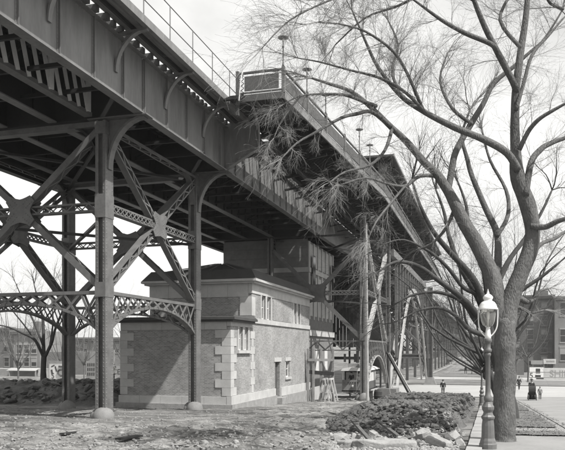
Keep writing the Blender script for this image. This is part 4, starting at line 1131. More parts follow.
# ================================================================== dirt mound, rubble, odds and ends of the works
def heap(name, pts_h, x0, x1, y0, y1, st, m, label, amp=.16, rough=(.5, 1.6, 4.0)):
    """heap: height field given by a soft outline function"""
    mb = MB(); X = frange(x0, x1, st); Y = frange(y0, y1, st)
    def fz(x, y):
        h = pts_h(x, y); p = V((x, y, 0))
        if h > .0: 
            h += min(1, h * 4) * amp * (noise.noise(p * rough[0]) + .7 * noise.noise(p * rough[1]) + .45 * abs(noise.noise(p * rough[2])) + .3 * noise.noise(p * 9))
        return g(x, y) + h - .06
    mb.grid(X, Y, fz)
    return setting(name, mb, m, 'stuff', label)
def ss(a, b, x): 
    t = max(0, min(1, (x - a) / (b - a))); return t * t * (3 - 2 * t)
def mound(x, y):
    w = ss(19.2, 23.0, y + 2.6 * ss(-3.4, -1.4, x) + .9 * noise.noise(V((x * .8, 0, 2)))) * (1 - ss(47, 55, y))
    left = -5.0 - .09 * (y - 20) + .7 * noise.noise(V((y * .25, 3, 1))) - 0.3
    k = ss(left, left + 2.2, x) * (1 - ss(-1.15, -.62, x + .15 * noise.noise(V((y * .6, 8, 1)))))
    return .72 * w * k
heap('dirt_mound', mound, -9.5, -.5, 15.5, 57, .12, 'dirt', 'long heap of dark dug earth beside the kerb', .22)
def bank(x, y):
    k = ss(38.5, 43, y - (x + 30) * -.25 + 1.5 * noise.noise(V((x * .2, y * .2, 4)))) * (1 - ss(58, 66, y))
    return 1.35 * k * (1 - ss(-25.5, -22.5, x)) * ss(-75, -60, x)
heap('earth_bank', bank, -78, -21.5, 34, 68, .4, 'dirt', 'bank of dark earth and rubble below the left buildings', .45, (.25, .9, 2.2))
def chunk(mb, c, r, rr, flat=False):
    """an angular lump"""
    rot = Matrix.Rotation(rr.random() * 6.28, 3, 'Z') @ Matrix.Rotation(rr.gauss(0, .3), 3, 'X') @ Matrix.Rotation(rr.gauss(0, .3), 3, 'Y')
    pts = []
    for z in (-1, -.1, 1):
        k = {-1: .8, -.1: 1.0, 1: .62}[z]
        for a in range(6):
            an = (a + rr.uniform(-.32, .32)) * math.pi / 3; q = k * rr.uniform(.75, 1.12)
            pts.append(V(c) + rot @ V((math.cos(an) * r[0] * q, math.sin(an) * r[1] * q, z * r[2] * rr.uniform(.8, 1.1))))
    f = [tuple(range(6))[::-1], tuple(range(12, 18))]
    for l in (0, 6):
        for a in range(6): f.append((l + a, l + (a + 1) % 6, l + 6 + (a + 1) % 6, l + 6 + a))
    mb.add(pts, f)
def rock(c, r, m, label, group, seed, name='stone_block'):
    mb = MB(); chunk(mb, c, r, random.Random(seed))
    solo(name, mb, m, label, 'stone', c, group)
def rubble(name, n, place, smin, smax, m, label, seed, flat=.6, pw=2.5):
    rr = random.Random(seed); mb = MB()
    for _ in range(n):
        p = place(rr)
        if p is None: continue
        s0 = smin + (smax - smin) * rr.random() ** pw
        chunk(mb, p + V((0, 0, s0 * .2)), (s0 * rr.uniform(1, 1.6), s0, s0 * flat * rr.uniform(.5, 1)), rr)
    setting(name, mb, m, 'stuff', label)
def on_mound(rr):
    x = -.8 - 7 * rr.random(); yv = 16.5 + 35 * rr.random() ** 1.5; h = mound(x, yv)
    if h < .03: return None
    return V((x, yv, g(x, yv) + h + .02))
rubble('broken_earth', 14000, on_mound, .01, .12, 'dirt', 'broken clods and slabs of earth covering the dirt mound', 3, .75, 6)
def on_lot(rr):
    px = -10 + 480 * rr.random(); py = 402 + 50 * rr.random() ** .8; p = onground(px, py)
    if p.x < -13.2 and p.y > 36.5 or p.x > -.7: return None
    return V((p.x, p.y, g(p.x, p.y) + bumps(p.x, p.y)))
rubble('gravel', 14000, on_lot, .006, .055, 'gravel', 'loose gravel and clods strewn over the dusty lot', 4, .7, 5)
def on_front(rr):
    px = 328 + 140 * rr.random(); py = 433 + 18 * rr.random(); p = onground(px, py)
    if p.x > -.6: return None
    return V((p.x, p.y, g(p.x, p.y) + mound(p.x, p.y) + bumps(p.x, p.y) * .3))
rubble('gravel', 4200, on_front, .012, .055, 'stone', 'broken pale stone chips in front of the dirt mound', 5, .6, 2.5)
def on_lawn(rr):
    x = .0 + 2.5 * rr.random(); yv = 19.4 + 34 * rr.random() ** 1.4
    return V((x, yv, g(x, yv) + .085))
rubble('fallen_leaves', 3500, on_lawn, .008, .03, 'lawn', 'dry leaves and bits of earth lying on the lawn strip', 8, .3, 2.5)
def on_bank(rr):
    x = -24 - 40 * rr.random(); yv = 36 + 26 * rr.random(); h = bank(x, yv)
    if h < .1: return None
    return V((x, yv, g(x, yv) + h + .05 + .2 * rr.random()))
rubble('broken_earth', 4500, on_bank, .05, .38, 'dirt', 'broken earth and rubble on the bank below the left buildings', 6, .5, 2.5)
for i in range(44):
    px = 332 + 134 * R.random(); py = 436 + 13 * R.random(); p = onground(px, py); s = .06 + .15 * R.random() ** 2.2
    if p.x > -.6: continue
    p.z = g(p.x, p.y) + mound(p.x, p.y) + s * .35
    rock(p, (s * 1.3, s, s * .75), 'stone', 'rough pale stone lying in the rubble in front of the dirt mound', 'rubble stones in front of the dirt mound', i)
for i in range(40):
    x = -1.2 - 5 * R.random(); yv = 22 + 28 * R.random(); s = .08 + .14 * R.random() ** 2
    if mound(x, yv) < .15: continue
    rock(V((x, yv, g(x, yv) + mound(x, yv) + .02)), (s * 1.4, s, s * .7), 'dirt', 'dark clod of earth lying on the dirt mound', 'clods on the dirt mound', 60 + i, 'earth_clod')
pb = onground(404, 449); zb0 = g(pb.x, pb.y)
def slab(px, py, lx, ly, h, rz, label, tilt=0.0, m='stone'):
    p = onground(px, py); q = MB(); q.ball((0, 0, 0), (1, 1, 1), 28, 16)
    def sq(v, e): return math.copysign(abs(v) ** e, v)
    out = []
    for v in q.v:
        w = V((sq(v.x, .33) * lx / 2, sq(v.y, .33) * ly / 2, (sq(v.z, .33) + 1) * h / 2))
        w += V((noise.noise(w * 2.2 + V((px, 0, 0))), noise.noise(w * 2.2 + V((0, px, 0))), noise.noise(w * 2.2 + V((0, 0, px))))) * .07
        w += V((noise.noise(w * 8), noise.noise(w * 8 + V((9, 0, 0))), noise.noise(w * 8 + V((0, 9, 0))))) * .025
        out.append(w)
    q.v = out
    o = solo('stone_slab', q, m, label, 'stone', (0, 0, 0))
    o.location = (p.x, p.y, g(p.x, p.y) - .05 + tilt * .3); o.rotation_euler = (0, tilt, rz)
slab(385, 448, 1.45, .5, .24, .1, 'long pale cut stone slab lying in front of the rubble')
slab(438, 447, .55, .4, .16, -.5, 'short tilted stone slab near the kerb in front of the mound', .25)
slab(352, 447, .6, .4, .22, .6, 'small squarish stone slab at the left end of the rubble')
# loose timbers in the rubble
for i, (a, b, lb) in enumerate((((378, 433), (398, 441), 'short dark timber leaning in the rubble left of the kerb'), ((352, 432), (371, 447), 'thin broken lath lying across the pale slab'))):
    p, q = onground(*a), onground(*b); p.z = g(p.x, p.y) + .35; q.z = g(q.x, q.y) + .12
    solo('timber', MB().bar(p, q, .09, .06), 'tie', lb, 'timber', (p + q) / 2)
# leaning planks, mast, trestles, barrel
p = at(386.5, 352, 58.0); q = onground(412, 400); q = V((q.x, q.y, g(q.x, q.y) + .05))
solo('leaning_plank', MB().bar(p, q, .22, .12, (1, 0, 0)), 'wood', 'long dark plank leaning from the ground against the station tower', 'plank', q)
solo('leaning_plank', MB().bar(p + V((.25, -.2, -.1)), q + V((.25, -.1, .02)), .1, .1, (1, 0, 0)), 'palewood', 'pale thin batten leaning alongside the dark plank', 'plank', q)
p = at(367.5, 398, 54.5); bz = g(p.x, p.y)
mt = T('derrick_mast', 'slender pale pole with guy ropes standing before the station tower', 'mast', (p.x, p.y, bz))
mt.part('pole', MB().tube([V((p.x, p.y, bz - .1)), V((p.x - .1, p.y, 9.9))], [.13, .08], 8), 'palesteel')
for dx, dy in ((1.6, 2.0), (-1.5, 3.0)): mt.part('guy_rope', MB().tube([V((p.x - .1, p.y, 9.0)), V((p.x + dx, p.y + dy, g(p.x + dx, p.y + dy)))], [.02, .02], 4), 'palewood')
for i, px in enumerate((324, 330)):
    p = at(px, 399, 55.3 - i); z = g(p.x, p.y)
    sw = T('sawhorse', ('pale wooden sawhorse' if i == 0 else 'second pale sawhorse') + (' against the shaft corner' if i == 0 else ' beside the trestle footing'), 'sawhorse', (p.x, p.y, z))
    for sx in (-1, 1):
        for dy in (0, .9): sw.bar('leg', (p.x + sx * .42, p.y + dy, z), (p.x + sx * .05, p.y + dy, z + 1.75), .12, .09, 'palewood')
    sw.bar('top_rail', (p.x, p.y - .2, z + 1.75), (p.x, p.y + 1.1, z + 1.75), .16, .14, 'palewood'); sw.bar('cross_piece', (p.x - .27, p.y - .06, z + .7), (p.x + .27, p.y - .06, z + .7), .1, .04, 'palewood')
fr = T('timber_staging', 'rough upright timber staging between the brick house and the trestle', 'staging', at(316, 398, 55.4))
for px in (308, 313.5, 321, 333): 
    p = at(px, 398, 55.4); z = g(p.x, p.y); fr.bar('upright', (p.x, p.y, z), (p.x, p.y, .1), .16, .16, 'greyboard')
a_, b_ = at(308, 360, 55.3), at(333, 360, 55.3); fr.bar('ledger', a_, b_, .12, .2, 'greyboard'); fr.bar('ledger', at(308, 372, 55.5), at(334, 374, 55.2), .1, .3, 'wood')
p = at(378, 397, 58); z = g(p.x, p.y)
ba = T('barrel', 'small wooden barrel beside the trestle footing under the station', 'barrel', (p.x, p.y, z))
q = MB(); q.smooth = True; q.lathe((p.x, p.y, z), [(.28, 0), (.34, .22), (.36, .45), (.34, .68), (.28, .9), (.24, .88)], 14); ba.part('staves', q, 'wood')
for zz, rr in ((.12, .325), (.45, .367), (.78, .325)): ba.part('hoop', MB().lathe((p.x, p.y, z + zz), [(rr - .02, -.02), (rr + .01, -.02), (rr + .01, .02), (rr - .02, .02)], 14), 'iron')
solo('tool_box', MB().box(p.x - 1.0, p.x - .45, p.y - .3, p.y + .2, z, z + .75).box(p.x - 1.04, p.x - .41, p.y - .34, p.y + .24, z + .75, z + .82), 'door', 'dark wooden tool box beside the barrel under the station', 'box', (p.x - .7, p.y, z))
# scattered stones and lath on the lot
for i in range(26):
    px = 10 + 400 * R.random(); py = 404 + 44 * R.random() ** .7; p = onground(px, py)
    if -15.5 < p.x < -13 and 37 < p.y: continue
    if p.x < -13.5 and 36.5 < p.y: continue
    s = .03 + .07 * R.random() ** 3
    p.z = g(p.x, p.y) + bumps(p.x, p.y) + s * .1
    rock(p, (s * 1.4, s, s * .6), 'stone', 'small loose stone lying on the dusty lot', 'loose stones on the dusty lot', 200 + i, 'loose_stone')
for (a, b, lb) in (((118, 441), (140, 438), 'broken board lying on the dusty ground below the front footing'), ((62, 436), (80, 434), 'dark board lying on the dusty ground at lower left')):
    p, q = onground(*a), onground(*b); p.z = g(p.x, p.y) + .05; q.z = g(q.x, q.y) + .06
    solo('board', MB().bar(p, q, .18, .05), 'wood', lb, 'board', (p + q) / 2)

# ================================================================== background buildings and boards
def far_building(name, label, x0, x1, y, dp, z1, rows, cols, m, wm='farstone', arched=(), zr0=None, cornice=True, ww=1.0, wh=1.7, margin=.8, roofx=True, cat='building'):
    z0 = g((x0 + x1) / 2, y) - .5
    t = T(name, label, cat, ((x0 + x1) / 2, y + dp / 2, z0))
    t.part('wall', MB().box(x0, x1, y, y + dp, z0, z1), m)
    for r, zc in enumerate(rows):
        for k in range(cols):
            xc = x0 + margin + (x1 - x0 - 2 * margin) * (k + .5) / cols
            f = t.part('window', MB().box(xc - ww / 2 - .15, xc + ww / 2 + .15, y - .1, y, zc - wh / 2 - .25, zc - wh / 2).box(xc - ww / 2 - .15, xc + ww / 2 + .15, y - .1, y, zc + wh / 2, zc + wh / 2 + .3).box(xc - ww / 2 - .1, xc - ww / 2, y - .07, y, zc - wh / 2, zc + wh / 2).box(xc + ww / 2, xc + ww / 2 + .1, y - .07, y, zc - wh / 2, zc + wh / 2).box(xc - ww / 2, xc + ww / 2, y - .06, y, zc - .05, zc + .05), wm)
            t.bx('pane', xc - ww / 2, xc + ww / 2, y - .03, y - .01, zc - wh / 2, zc + wh / 2, 'glass', f)
            if R.random() < .5: t.bx('blind', xc - ww / 2 + .02, xc + ww / 2 - .02, y - .05, y - .031, zc + .05, zc + wh / 2 - .02, 'farstone', f)
            if r in arched:
                pts = [V((xc + (ww / 2 + .2) * math.cos(a), y - .12, zc + wh / 2 + (ww / 2 + .2) * math.sin(a))) for a in [math.pi * i / 8 for i in range(9)]]
                t.part('arch_moulding', MB().prism(pts, (0, .11, 0)), wm, f)
    if cornice:
        t.part('cornice', MB().box(x0 - .3, x1 + .3, y - .6, y + .02, z1 - .7, z1 - .2).box(x0 - .4, x1 + .4, y - .8, y + .02, z1 - .2, z1 + .15), m)
    return t
D1 = 150.0
def px_x(px, y):       # where a sight line at column px meets the vertical plane Y = y
    k = (px - 282.5) / 700.0; d = y / (CA + k * SA); return d * (k * CA - SA)
def px_z(px, py, y):
    k = (px - 282.5) / 700.0; d = y / (CA + k * SA); return (350.0 - py) / 700.0 * d
Yb = 135.0
lb = far_building('row_house', 'pale arched window house with chimney at far left behind the small tree', px_x(13.5, Yb), px_x(40, Yb), Yb, 12, px_z(20, 331, Yb), [px_z(20, 349, Yb), px_z(20, 362, Yb)], 3, 'farbrick2', 'farstone', (0,), ww=1.25, wh=1.8, margin=.6)
xx = px_x(28, Yb); lb.part('chimney', MB().box(xx - .8, xx + .8, Yb + 3, Yb + 4.6, px_z(28, 331, Yb) + .02, px_z(28, 321, Yb)), 'farbrick')
far_building('row_house', 'darker row house at the left picture edge behind the trestle', px_x(-40, Yb), px_x(12.8, Yb), Yb + .6, 12, px_z(5, 328, Yb), [px_z(5, 347, Yb), px_z(5, 362, Yb)], 5, 'farbrick', 'farbrick2', ww=1.2, wh=1.9)
far_building('low_building', 'low flat roofed grey building right of the small tree at left', px_x(47, 128), px_x(90, 128), 128, 10, px_z(70, 352, 128), [], 0, 'farbrick', cornice=False)
far_building('tall_house', 'tall pale blank walled house behind the low flat roofed building', px_x(60, 150), px_x(128, 150), 150, 14, px_z(90, 338, 150), [px_z(90, 349, 150)], 4, 'farbrick2', 'farstone')
far_building('shed', 'long low wooden shed behind the earth bank at far left', px_x(-20, 118), px_x(38, 118), 118, 6, px_z(10, 369, 118), [], 0, 'greyboard', cornice=False)
ys_ = 119.9
sr = T('shed_roof', 'pale sheet roof lying over the low lean to at far left', 'roof', (px_x(25, 117), 116, px_z(25, 369, 117)))
sr.part('roof_sheet', MB().hexa([(px_x(8, 117), 116.5, px_z(25, 371, 117)), (px_x(37, 117), 116.5, px_z(25, 371, 117)), (px_x(37, 117), 117.9, px_z(25, 368.6, 117)), (px_x(8, 117), 117.9, px_z(25, 368.6, 117)), (px_x(8, 117), 116.5, px_z(25, 370.5, 117)), (px_x(37, 117), 116.5, px_z(25, 370.5, 117)), (px_x(37, 117), 117.9, px_z(25, 368.1, 117)), (px_x(8, 117), 117.9, px_z(25, 368.1, 117))]), 'farstone')
sr.part('post', MB().box(px_x(10, 117), px_x(10, 117) + .2, 116.6, 116.8, g(px_x(10, 117), 117) - .2, px_z(25, 371, 117)), 'greyboard'); sr.part('post', MB().box(px_x(36, 117), px_x(36, 117) + .2, 116.6, 116.8, g(px_x(36, 117), 117) - .2, px_z(25, 371, 117)), 'greyboard')
# poster hoarding
Yp = 78.0
x0, x1 = px_x(49.5, Yp), px_x(74, Yp); z0, z1 = px_z(60, 385, Yp), px_z(60, 362, Yp)
hb = T('poster_hoarding', 'white hoarding pasted with swirling dark lettered posters behind the left tree', 'hoarding', ((x0 + x1) / 2, Yp, g(x0, Yp)))
hb.part('board', MB().box(x0, x1, Yp, Yp + .1, z0, z1), 'paper'); 
for px in (51, 62, 73): hb.part('post', MB().box(px_x(px, Yp) - .08, px_x(px, Yp) + .08, Yp + .11, Yp + .25, g(x0, Yp) - .2, z1 - .1), 'greyboard')
hb.part('frame', MB().box(x0 - .1, x1 + .1, Yp - .08, Yp + .12, z1, z1 + .12).box(x0 - .1, x0, Yp - .08, Yp + .12, z0, z1), 'greyboard')
cxp = (px_x(61, Yp) + px_x(62, Yp)) / 2; czp = px_z(61, 372, Yp)
sp_ = [V((cxp + (.25 + .07 * i) * math.cos(i * .75) * 1.0, Yp - .03, czp + (.25 + .07 * i) * math.sin(i * .75) * .75)) for i in range(12)]
hb.part('poster_print', MB().tube(sp_, [.12] * 12, 4), 'ink')
for (px, py, w, h, a) in ((53, 366, .5, .15, .4), (52, 372, .25, .6, .2), (53, 380, .4, .2, -.5), (59, 381, 1.0, .14, .45), (70, 380, .5, .5, 0), (71, 368, .35, .5, .2), (65, 383, .5, .15, 0), (56, 369, .18, .7, .3), (67, 365, .6, .14, .1)):
    p = V((px_x(px, Yp), Yp - .02, px_z(px, py, Yp))); hb.bar('poster_print', p - V((math.cos(a), 0, math.sin(a))) * w / 2, p + V((math.cos(a), 0, math.sin(a))) * w / 2, h, .02, 'ink', up=(0, 1, 0))
hb.text('lettering', 'S', (px_x(53, Yp), Yp - .03, px_z(53, 376, Yp)), 1.0, 'ink'); hb.text('lettering', 'D', (px_x(69.5, Yp), Yp - .03, px_z(69, 380.5, Yp)), .9, 'paper')
Yp = 82.0; x0, x1 = px_x(86, Yp), px_x(97, Yp); z0, z1 = px_z(90, 379, Yp), px_z(90, 361, Yp)
h2 = T('sign_board', 'dark lettered sign board beside the rear trestle column', 'sign', ((x0 + x1) / 2, Yp, g(x0, Yp)))
h2.part('board', MB().box(x0, x1, Yp, Yp + .1, z0, z1), 'greyboard')
for px in (87, 96): h2.part('post', MB().box(px_x(px, Yp) - .07, px_x(px, Yp) + .07, Yp + .11, Yp + .25, g(x0, Yp) - .2, z1), 'greyboard')
for k in range(3):
    for q_ in range(4): h2.bx('painted_mark', x0 + .2 + q_ * .3, x0 + .38 + q_ * .3, Yp - .02, Yp - .001, z1 - .7 - k * .62, z1 - .3 - k * .62, 'ink')
Yp = 80.0; x0, x1 = px_x(107, Yp), px_x(124, Yp); z0, z1 = px_z(115, 384, Yp), px_z(115, 366, Yp)
h3 = T('sign_board', 'pale wall sign with painted capitals left of the brick house', 'sign', ((x0 + x1) / 2, Yp, g(x0, Yp)))
h3.part('board', MB().box(x0, x1, Yp, Yp + .1, z0, z1), 'farstone')
for px in (108, 123): h3.part('post', MB().box(px_x(px, Yp) - .07, px_x(px, Yp) + .07, Yp + .11, Yp + .25, g(x0, Yp) - .2, z1), 'greyboard')
h3.text('lettering', 'ICE', (px_x(115.5, Yp), Yp - .02, px_z(115, 372, Yp)), .95, 'ink'); 
Yp = 90.0; x0, x1 = px_x(108.5, Yp), px_x(114.5, Yp)
h4 = T('sign_board', 'small upright sign with pale letters above the wall sign', 'sign', ((x0 + x1) / 2, Yp, g(x0, Yp)))
h4.part('board', MB().box(x0, x1, Yp, Yp + .1, px_z(112, 361.5, Yp), px_z(112, 350, Yp)), 'greyboard'); h4.part('post', MB().box((x0 + x1) / 2 - .08, (x0 + x1) / 2 + .08, Yp + .11, Yp + .25, g(x0, Yp) - .2, px_z(112, 352, Yp)), 'greyboard')
h4.text('lettering', 'S', ((x0 + x1) / 2, Yp - .02, px_z(112, 353.3, Yp)), .85, 'white'); h4.text('lettering', 'E', ((x0 + x1) / 2, Yp - .02, px_z(112, 358.8, Yp)), .85, 'white')
# right hand side
Yr = 170.0
rb = far_building('apartment_house', 'dark brick apartment house with cornice and fire escapes right of the big tree', px_x(508, Yr), px_x(553, Yr), Yr, 16, px_z(530, 296, Yr), [px_z(530, 308, Yr), px_z(530, 321, Yr), px_z(530, 334.5, Yr), px_z(530, 348, Yr), px_z(530, 361, Yr)], 3, 'farbrick', 'farbrick2', ww=1.25, wh=2.1, margin=.4)
rb.part('roof_hut', MB().box(px_x(536, Yr), px_x(549, Yr), Yr + 2, Yr + 6, px_z(530, 296, Yr) + .16, px_z(540, 290, Yr)), 'farbrick')
for zc in (308, 321, 334.5, 348):
    xx = px_x(545, Yr); z_ = px_z(545, zc + 4.5, Yr); q = MB().box(xx - 1.3, xx + 1.6, Yr - 1.1, Yr - .62, z_, z_ + .08).box(xx - 1.3, xx + 1.6, Yr - 1.12, Yr - 1.06, z_ + .9, z_ + .98)
    for k in range(8): q.box(xx - 1.3 + k * .4, xx - 1.25 + k * .4, Yr - 1.11, Yr - 1.07, z_, z_ + .9)
    rb.part('fire_escape', q.bar((xx - 1.0, Yr - .85, z_ + .1), (xx + 1.0, Yr - .85, z_ + 3.0), .4, .08), 'iron')
far_building('apartment_house', 'lighter apartment house at the right edge beyond the dark brick one', px_x(553.6, Yr), px_x(640, Yr), Yr - 3, 16, px_z(560, 298, Yr), [px_z(560, 310, Yr), px_z(560, 336, Yr), px_z(560, 354, Yr)], 5, 'farbrick2', 'farstone', ww=2.6, wh=2.8)
far_building('corner_house', 'low pale corner house behind the trees beyond the billboards', px_x(440, 330), px_x(508, 330), 330, 20, px_z(480, 337, 330), [px_z(480, 341, 330)], 8, 'farbrick2', 'farstone', ww=1.3, wh=2)
far_building('dark_shed', 'dark low shed with sloping roof behind the walking person', px_x(513, 150), px_x(524, 150), 150, 6, px_z(520, 360, 150), [], 0, 'farbrick', cornice=False)
Yp = 128.0
x0, x1 = px_x(529.5, Yp), px_x(600, Yp); z0, z1 = px_z(545, 379.5, Yp), px_z(545, 368, Yp)
b1 = T('billboard', 'long pale billboard with faded painted letters behind the baby carriage', 'billboard', ((x0 + x1) / 2, Yp, g(x0, Yp)))
b1.part('board', MB().box(x0 + 2.3, x1, Yp, Yp + .15, z0, z1), 'paper'); b1.part('board', MB().box(x0, x0 + 2.28, Yp, Yp + .15, z0, z1 + .1), 'white')
b1.text('lettering', '5', (px_x(531.4, Yp), Yp - .02, px_z(531, 375.8, Yp)), 1.3, 'ink'); b1.text('lettering', 'SHIRTS', (px_x(565, Yp), Yp - .02, px_z(560, 374, Yp)), 1.6, 'farstone')
for px in (530.5, 545, 560, 575): b1.part('post', MB().box(px_x(px, Yp) - .12, px_x(px, Yp) + .12, Yp + .16, Yp + .4, g(x0, Yp) - .2, z1), 'greyboard')
for (px, py, w, h) in ((538, 371, .7, .8), (538, 376.5, .9, .5), (540, 378.5, 1.2, .25)): b1.bar('painted_mark', (px_x(px, Yp) - w / 2, Yp - .012, px_z(px, py, Yp)), (px_x(px, Yp) + w / 2, Yp - .012, px_z(px, py, Yp)), h, .02, 'ink', up=(0, 1, 0))
Yp = 140.0; x0, x1 = px_x(531, Yp), px_x(556, Yp)
b4 = T('billboard', 'smaller grey roof level billboard above the long pale one', 'billboard', ((x0 + x1) / 2, Yp, g(x0, Yp)))
b4.part('board', MB().box(x0, (x0 + x1) / 2 - .1, Yp, Yp + .15, px_z(545, 364.5, Yp), px_z(545, 360.5, Yp)), 'farstone'); b4.part('board', MB().box((x0 + x1) / 2, x1, Yp, Yp + .15, px_z(545, 364, Yp), px_z(545, 359, Yp)), 'paper')
for px in (533, 544, 554): b4.part('post', MB().box(px_x(px, Yp) - .12, px_x(px, Yp) + .12, Yp + .16, Yp + .4, g(x0, Yp) - .2, px_z(545, 361, Yp)), 'greyboard')
for k in range(7): b4.bx('painted_mark', px_x(546.5 + k * 1.2, Yp), px_x(547.2 + k * 1.2, Yp), Yp - .02, Yp - .001, px_z(550, 362.3, Yp), px_z(550, 360.6, Yp), 'greyboard')
Yp = 126.0; x0, x1 = px_x(527, Yp), px_x(640, Yp)
fn = T('board_fence', 'dark plank fence along the lot below the long billboard', 'fence', ((x0 + x1) / 2, Yp, g(x0, Yp)))
x = x0
while x < px_x(575, Yp):
    fn.bx('plank', x, x + .42, Yp, Yp + .06, g(x, Yp) - .1, px_z(545, 382 + .6 * R.random(), Yp), 'greyboard'); x += .45
for zz in (.4, 1.3): fn.bx('rail', x0, px_x(575, Yp), Yp + .061, Yp + .16, g(x0, Yp) + zz, g(x0, Yp) + zz + .12, 'greyboard')

# ================================================================== trees
class Tree:
    def __init__(s, t, twig='twig', bark='bark', seed=1):
        s.t = t; s.tw = MB(); s.r = random.Random(seed); s.twm = twig; s.bark = bark; s.n = 0; s.rmin = .0012
    def limb(s, pts, sub=4, n=8, name='limb', wob=.1):
        P, Q = curve(pts, sub)
        mb = MB(); mb.smooth = True; mb.tube(P, Q, n, True, wob); s.t.part(name, mb, s.bark if isinstance(s.bark, str) else s.bark)
        return P, Q
    def grow(s, p, d, ln, r, lev, droop=0.0, kids=5, wig=.13):
        rr = s.r; k = 4 if lev == 0 else max(4, min(8, int(ln / .2)))
        pts = [p.copy()]; rad = [r]; d = d.normalized()
        for i in range(k):
            d = (d + V((rr.gauss(0, wig), rr.gauss(0, wig), rr.gauss(0, wig) - droop * (.5 + i * .5)))).normalized()
            p = p + d * (ln / k); pts.append(p.copy()); rad.append(max(r * (1 - .7 * (i + 1) / k), s.rmin))
            if lev > 0:
                m = kids / k; c = int(m) + (rr.random() < m - int(m))
                for _ in range(c):
                    sd = V((rr.gauss(0, 1), rr.gauss(0, 1), rr.gauss(0, 1)))
                    sd = (sd - d * sd.dot(d)).normalized(); nd = d * (.85 + .3 * rr.random()) + sd * (.28 + .34 * rr.random()) + V((0, 0, .04))
                    s.grow(pts[-1] - (pts[-1] - pts[-2]) * rr.random(), nd, ln * (.45 + .45 * rr.random()), max(rad[-1] * .5, s.rmin * 1.15), lev - 1, droop, kids * .85, wig * 1.15)
        s.tw.tube(pts, rad, 5 if r > .02 else 3, False); s.n += 1
    def sprout(s, P, Q, start, per_m, ln, lev, droop=0.0, kids=5, bias=V((0, 0, .25)), rk=.34, spread=.9):
        acc = 0.0; tot = len(P)
        for i in range(1, tot):
            sg = (P[i] - P[i - 1]); f = i / (tot - 1)
            if f < start: continue
            acc += sg.length * per_m
            while acc > 0:
                acc -= 1
                if acc < -s.r.random(): continue
                t = sg.normalized(); sd = V((s.r.gauss(0, 1), s.r.gauss(0, 1), s.r.gauss(0, 1))); sd = (sd - t * sd.dot(t)).normalized()
                s.grow(P[i - 1] + sg * s.r.random(), t * .6 + sd * spread + bias, ln * (.5 + .8 * s.r.random()) * (1.1 - .4 * f), min(Q[i] * rk, .009), lev, droop, kids)
        # the limb ends in a spray
        t = (P[-1] - P[-2]).normalized()
        for _ in range(3): s.grow(P[-1], t + V((s.r.gauss(0, .35), s.r.gauss(0, .35), s.r.gauss(0, .3))), ln * 1.2, Q[-1] * .8, lev, droop, kids)
    def done(s):
        return s.t.part('crown', s.tw, s.twm, kind='stuff')
def pxl(lst, d0, d1):
    out = []
    for i, (x, y, r) in enumerate(lst):
        d = d0 + (d1 - d0) * i / (len(lst) - 1); out.append((at(x, y, d), r * d / 700.0))
    return out
bt = onground(503, 444)
big = T('elm_tree', 'big bare elm with forked trunk beside the white lantern lamp post', 'tree', (bt.x, bt.y, g(bt.x, bt.y)))
TB = Tree(big, seed=3)
D0 = 16.9
trunk = pxl([(503, 452, 21), (503, 444, 15.5), (503, 438, 12.8), (503.5, 422, 11.4), (504.5, 395, 10.6), (505, 365, 10.3), (505, 338, 10.8), (506, 322, 9), (506.5, 314, 5)], D0, D0)
P, Q = curve(trunk, 6); mb = MB(); mb.smooth = True; mb.tube(P, Q, 22, True, .16); big.part('trunk', mb, 'bark')
DB = V((0, 0, .2))
def L1(lst, d0, d1, start=.25, per=8.5, ln=1.05, lev=2, droop=.015, kids=7.5, n=10, bias=V((0, 0, .2))):
    P, Q = TB.limb(pxl(lst, d0, d1), 4, n); TB.sprout(P, Q, start, per, ln, lev, droop, kids, bias); return P, Q
# main stem
L1([(505, 356, 4), (505.3, 338, 8.6), (507, 320, 9.8), (510, 302, 9.2), (520, 275, 8.26), (530, 250, 7.74), (532.5, 228, 7.31), (527, 203, 8.00), (518, 178, 7.57), (515.5, 150, 5.16), (515, 115, 4.30), (516.5, 85, 3.96), (521, 50, 3.44), (526, 15, 2.92), (530, -30, 2.24)], D0, D0 + .3, .55, 4, .9, n=14)
# left stem
L1([(504.5, 356, 4), (503.6, 338, 8.2), (501, 318, 9.2), (496.5, 298, 9), (491, 274, 8.3), (478, 246, 7.22), (465, 224, 6.69), (455, 204, 5.78), (447, 189, 5.02), (436, 173, 4.26), (424, 162, 3.80), (407, 142, 3.34), (391, 127, 2.89), (374, 110, 2.43), (352, 92, 1.98), (330, 84, 1.52), (312, 78, 1.06)], D0, D0 + .8, .5, 5, 1.0, 2, .03, n=14)
L1([(448, 190, 3.50), (452, 169, 3.34), (456, 151, 3.27), (471, 124, 3.04), (483, 104, 2.74), (494, 83, 2.36), (512, 68, 1.98), (530, 52, 1.52), (545, 38, 1.22), (563, 9, 0.76)], D0 + .7, D0 + 1.6, .3, 4)
L1([(518, 170, 3.95), (507, 153, 3.80), (485, 140, 3.50), (454, 127, 3.19), (423, 111, 2.74), (400, 95, 2.28), (378, 67, 1.82), (365, 40, 1.29), (352, 10, 0.76)], D0, D0 - 1.2, .3, 5, 1.0)
L1([(516, 92, 3.34), (513, 82, 3.27), (498, 53, 3.04), (485, 27, 2.74), (474, 0, 2.28), (466, -25, 1.67)], D0 + .2, D0 - .5, .2, 5)
L1([(497, 52, 2.43), (491, 44, 2.43), (465, 33, 2.20), (445, 22, 1.82), (429, 11, 1.44), (414, 0, 0.99), (395, -12, 0.68)], D0 - .1, D0 - 1.4, .1, 6, .9)
L1([(531, 226, 3.19), (545, 227, 2.89), (556, 222, 2.51), (572, 216, 1.98), (590, 205, 1.22)], D0, D0 - .7, .1, 6)
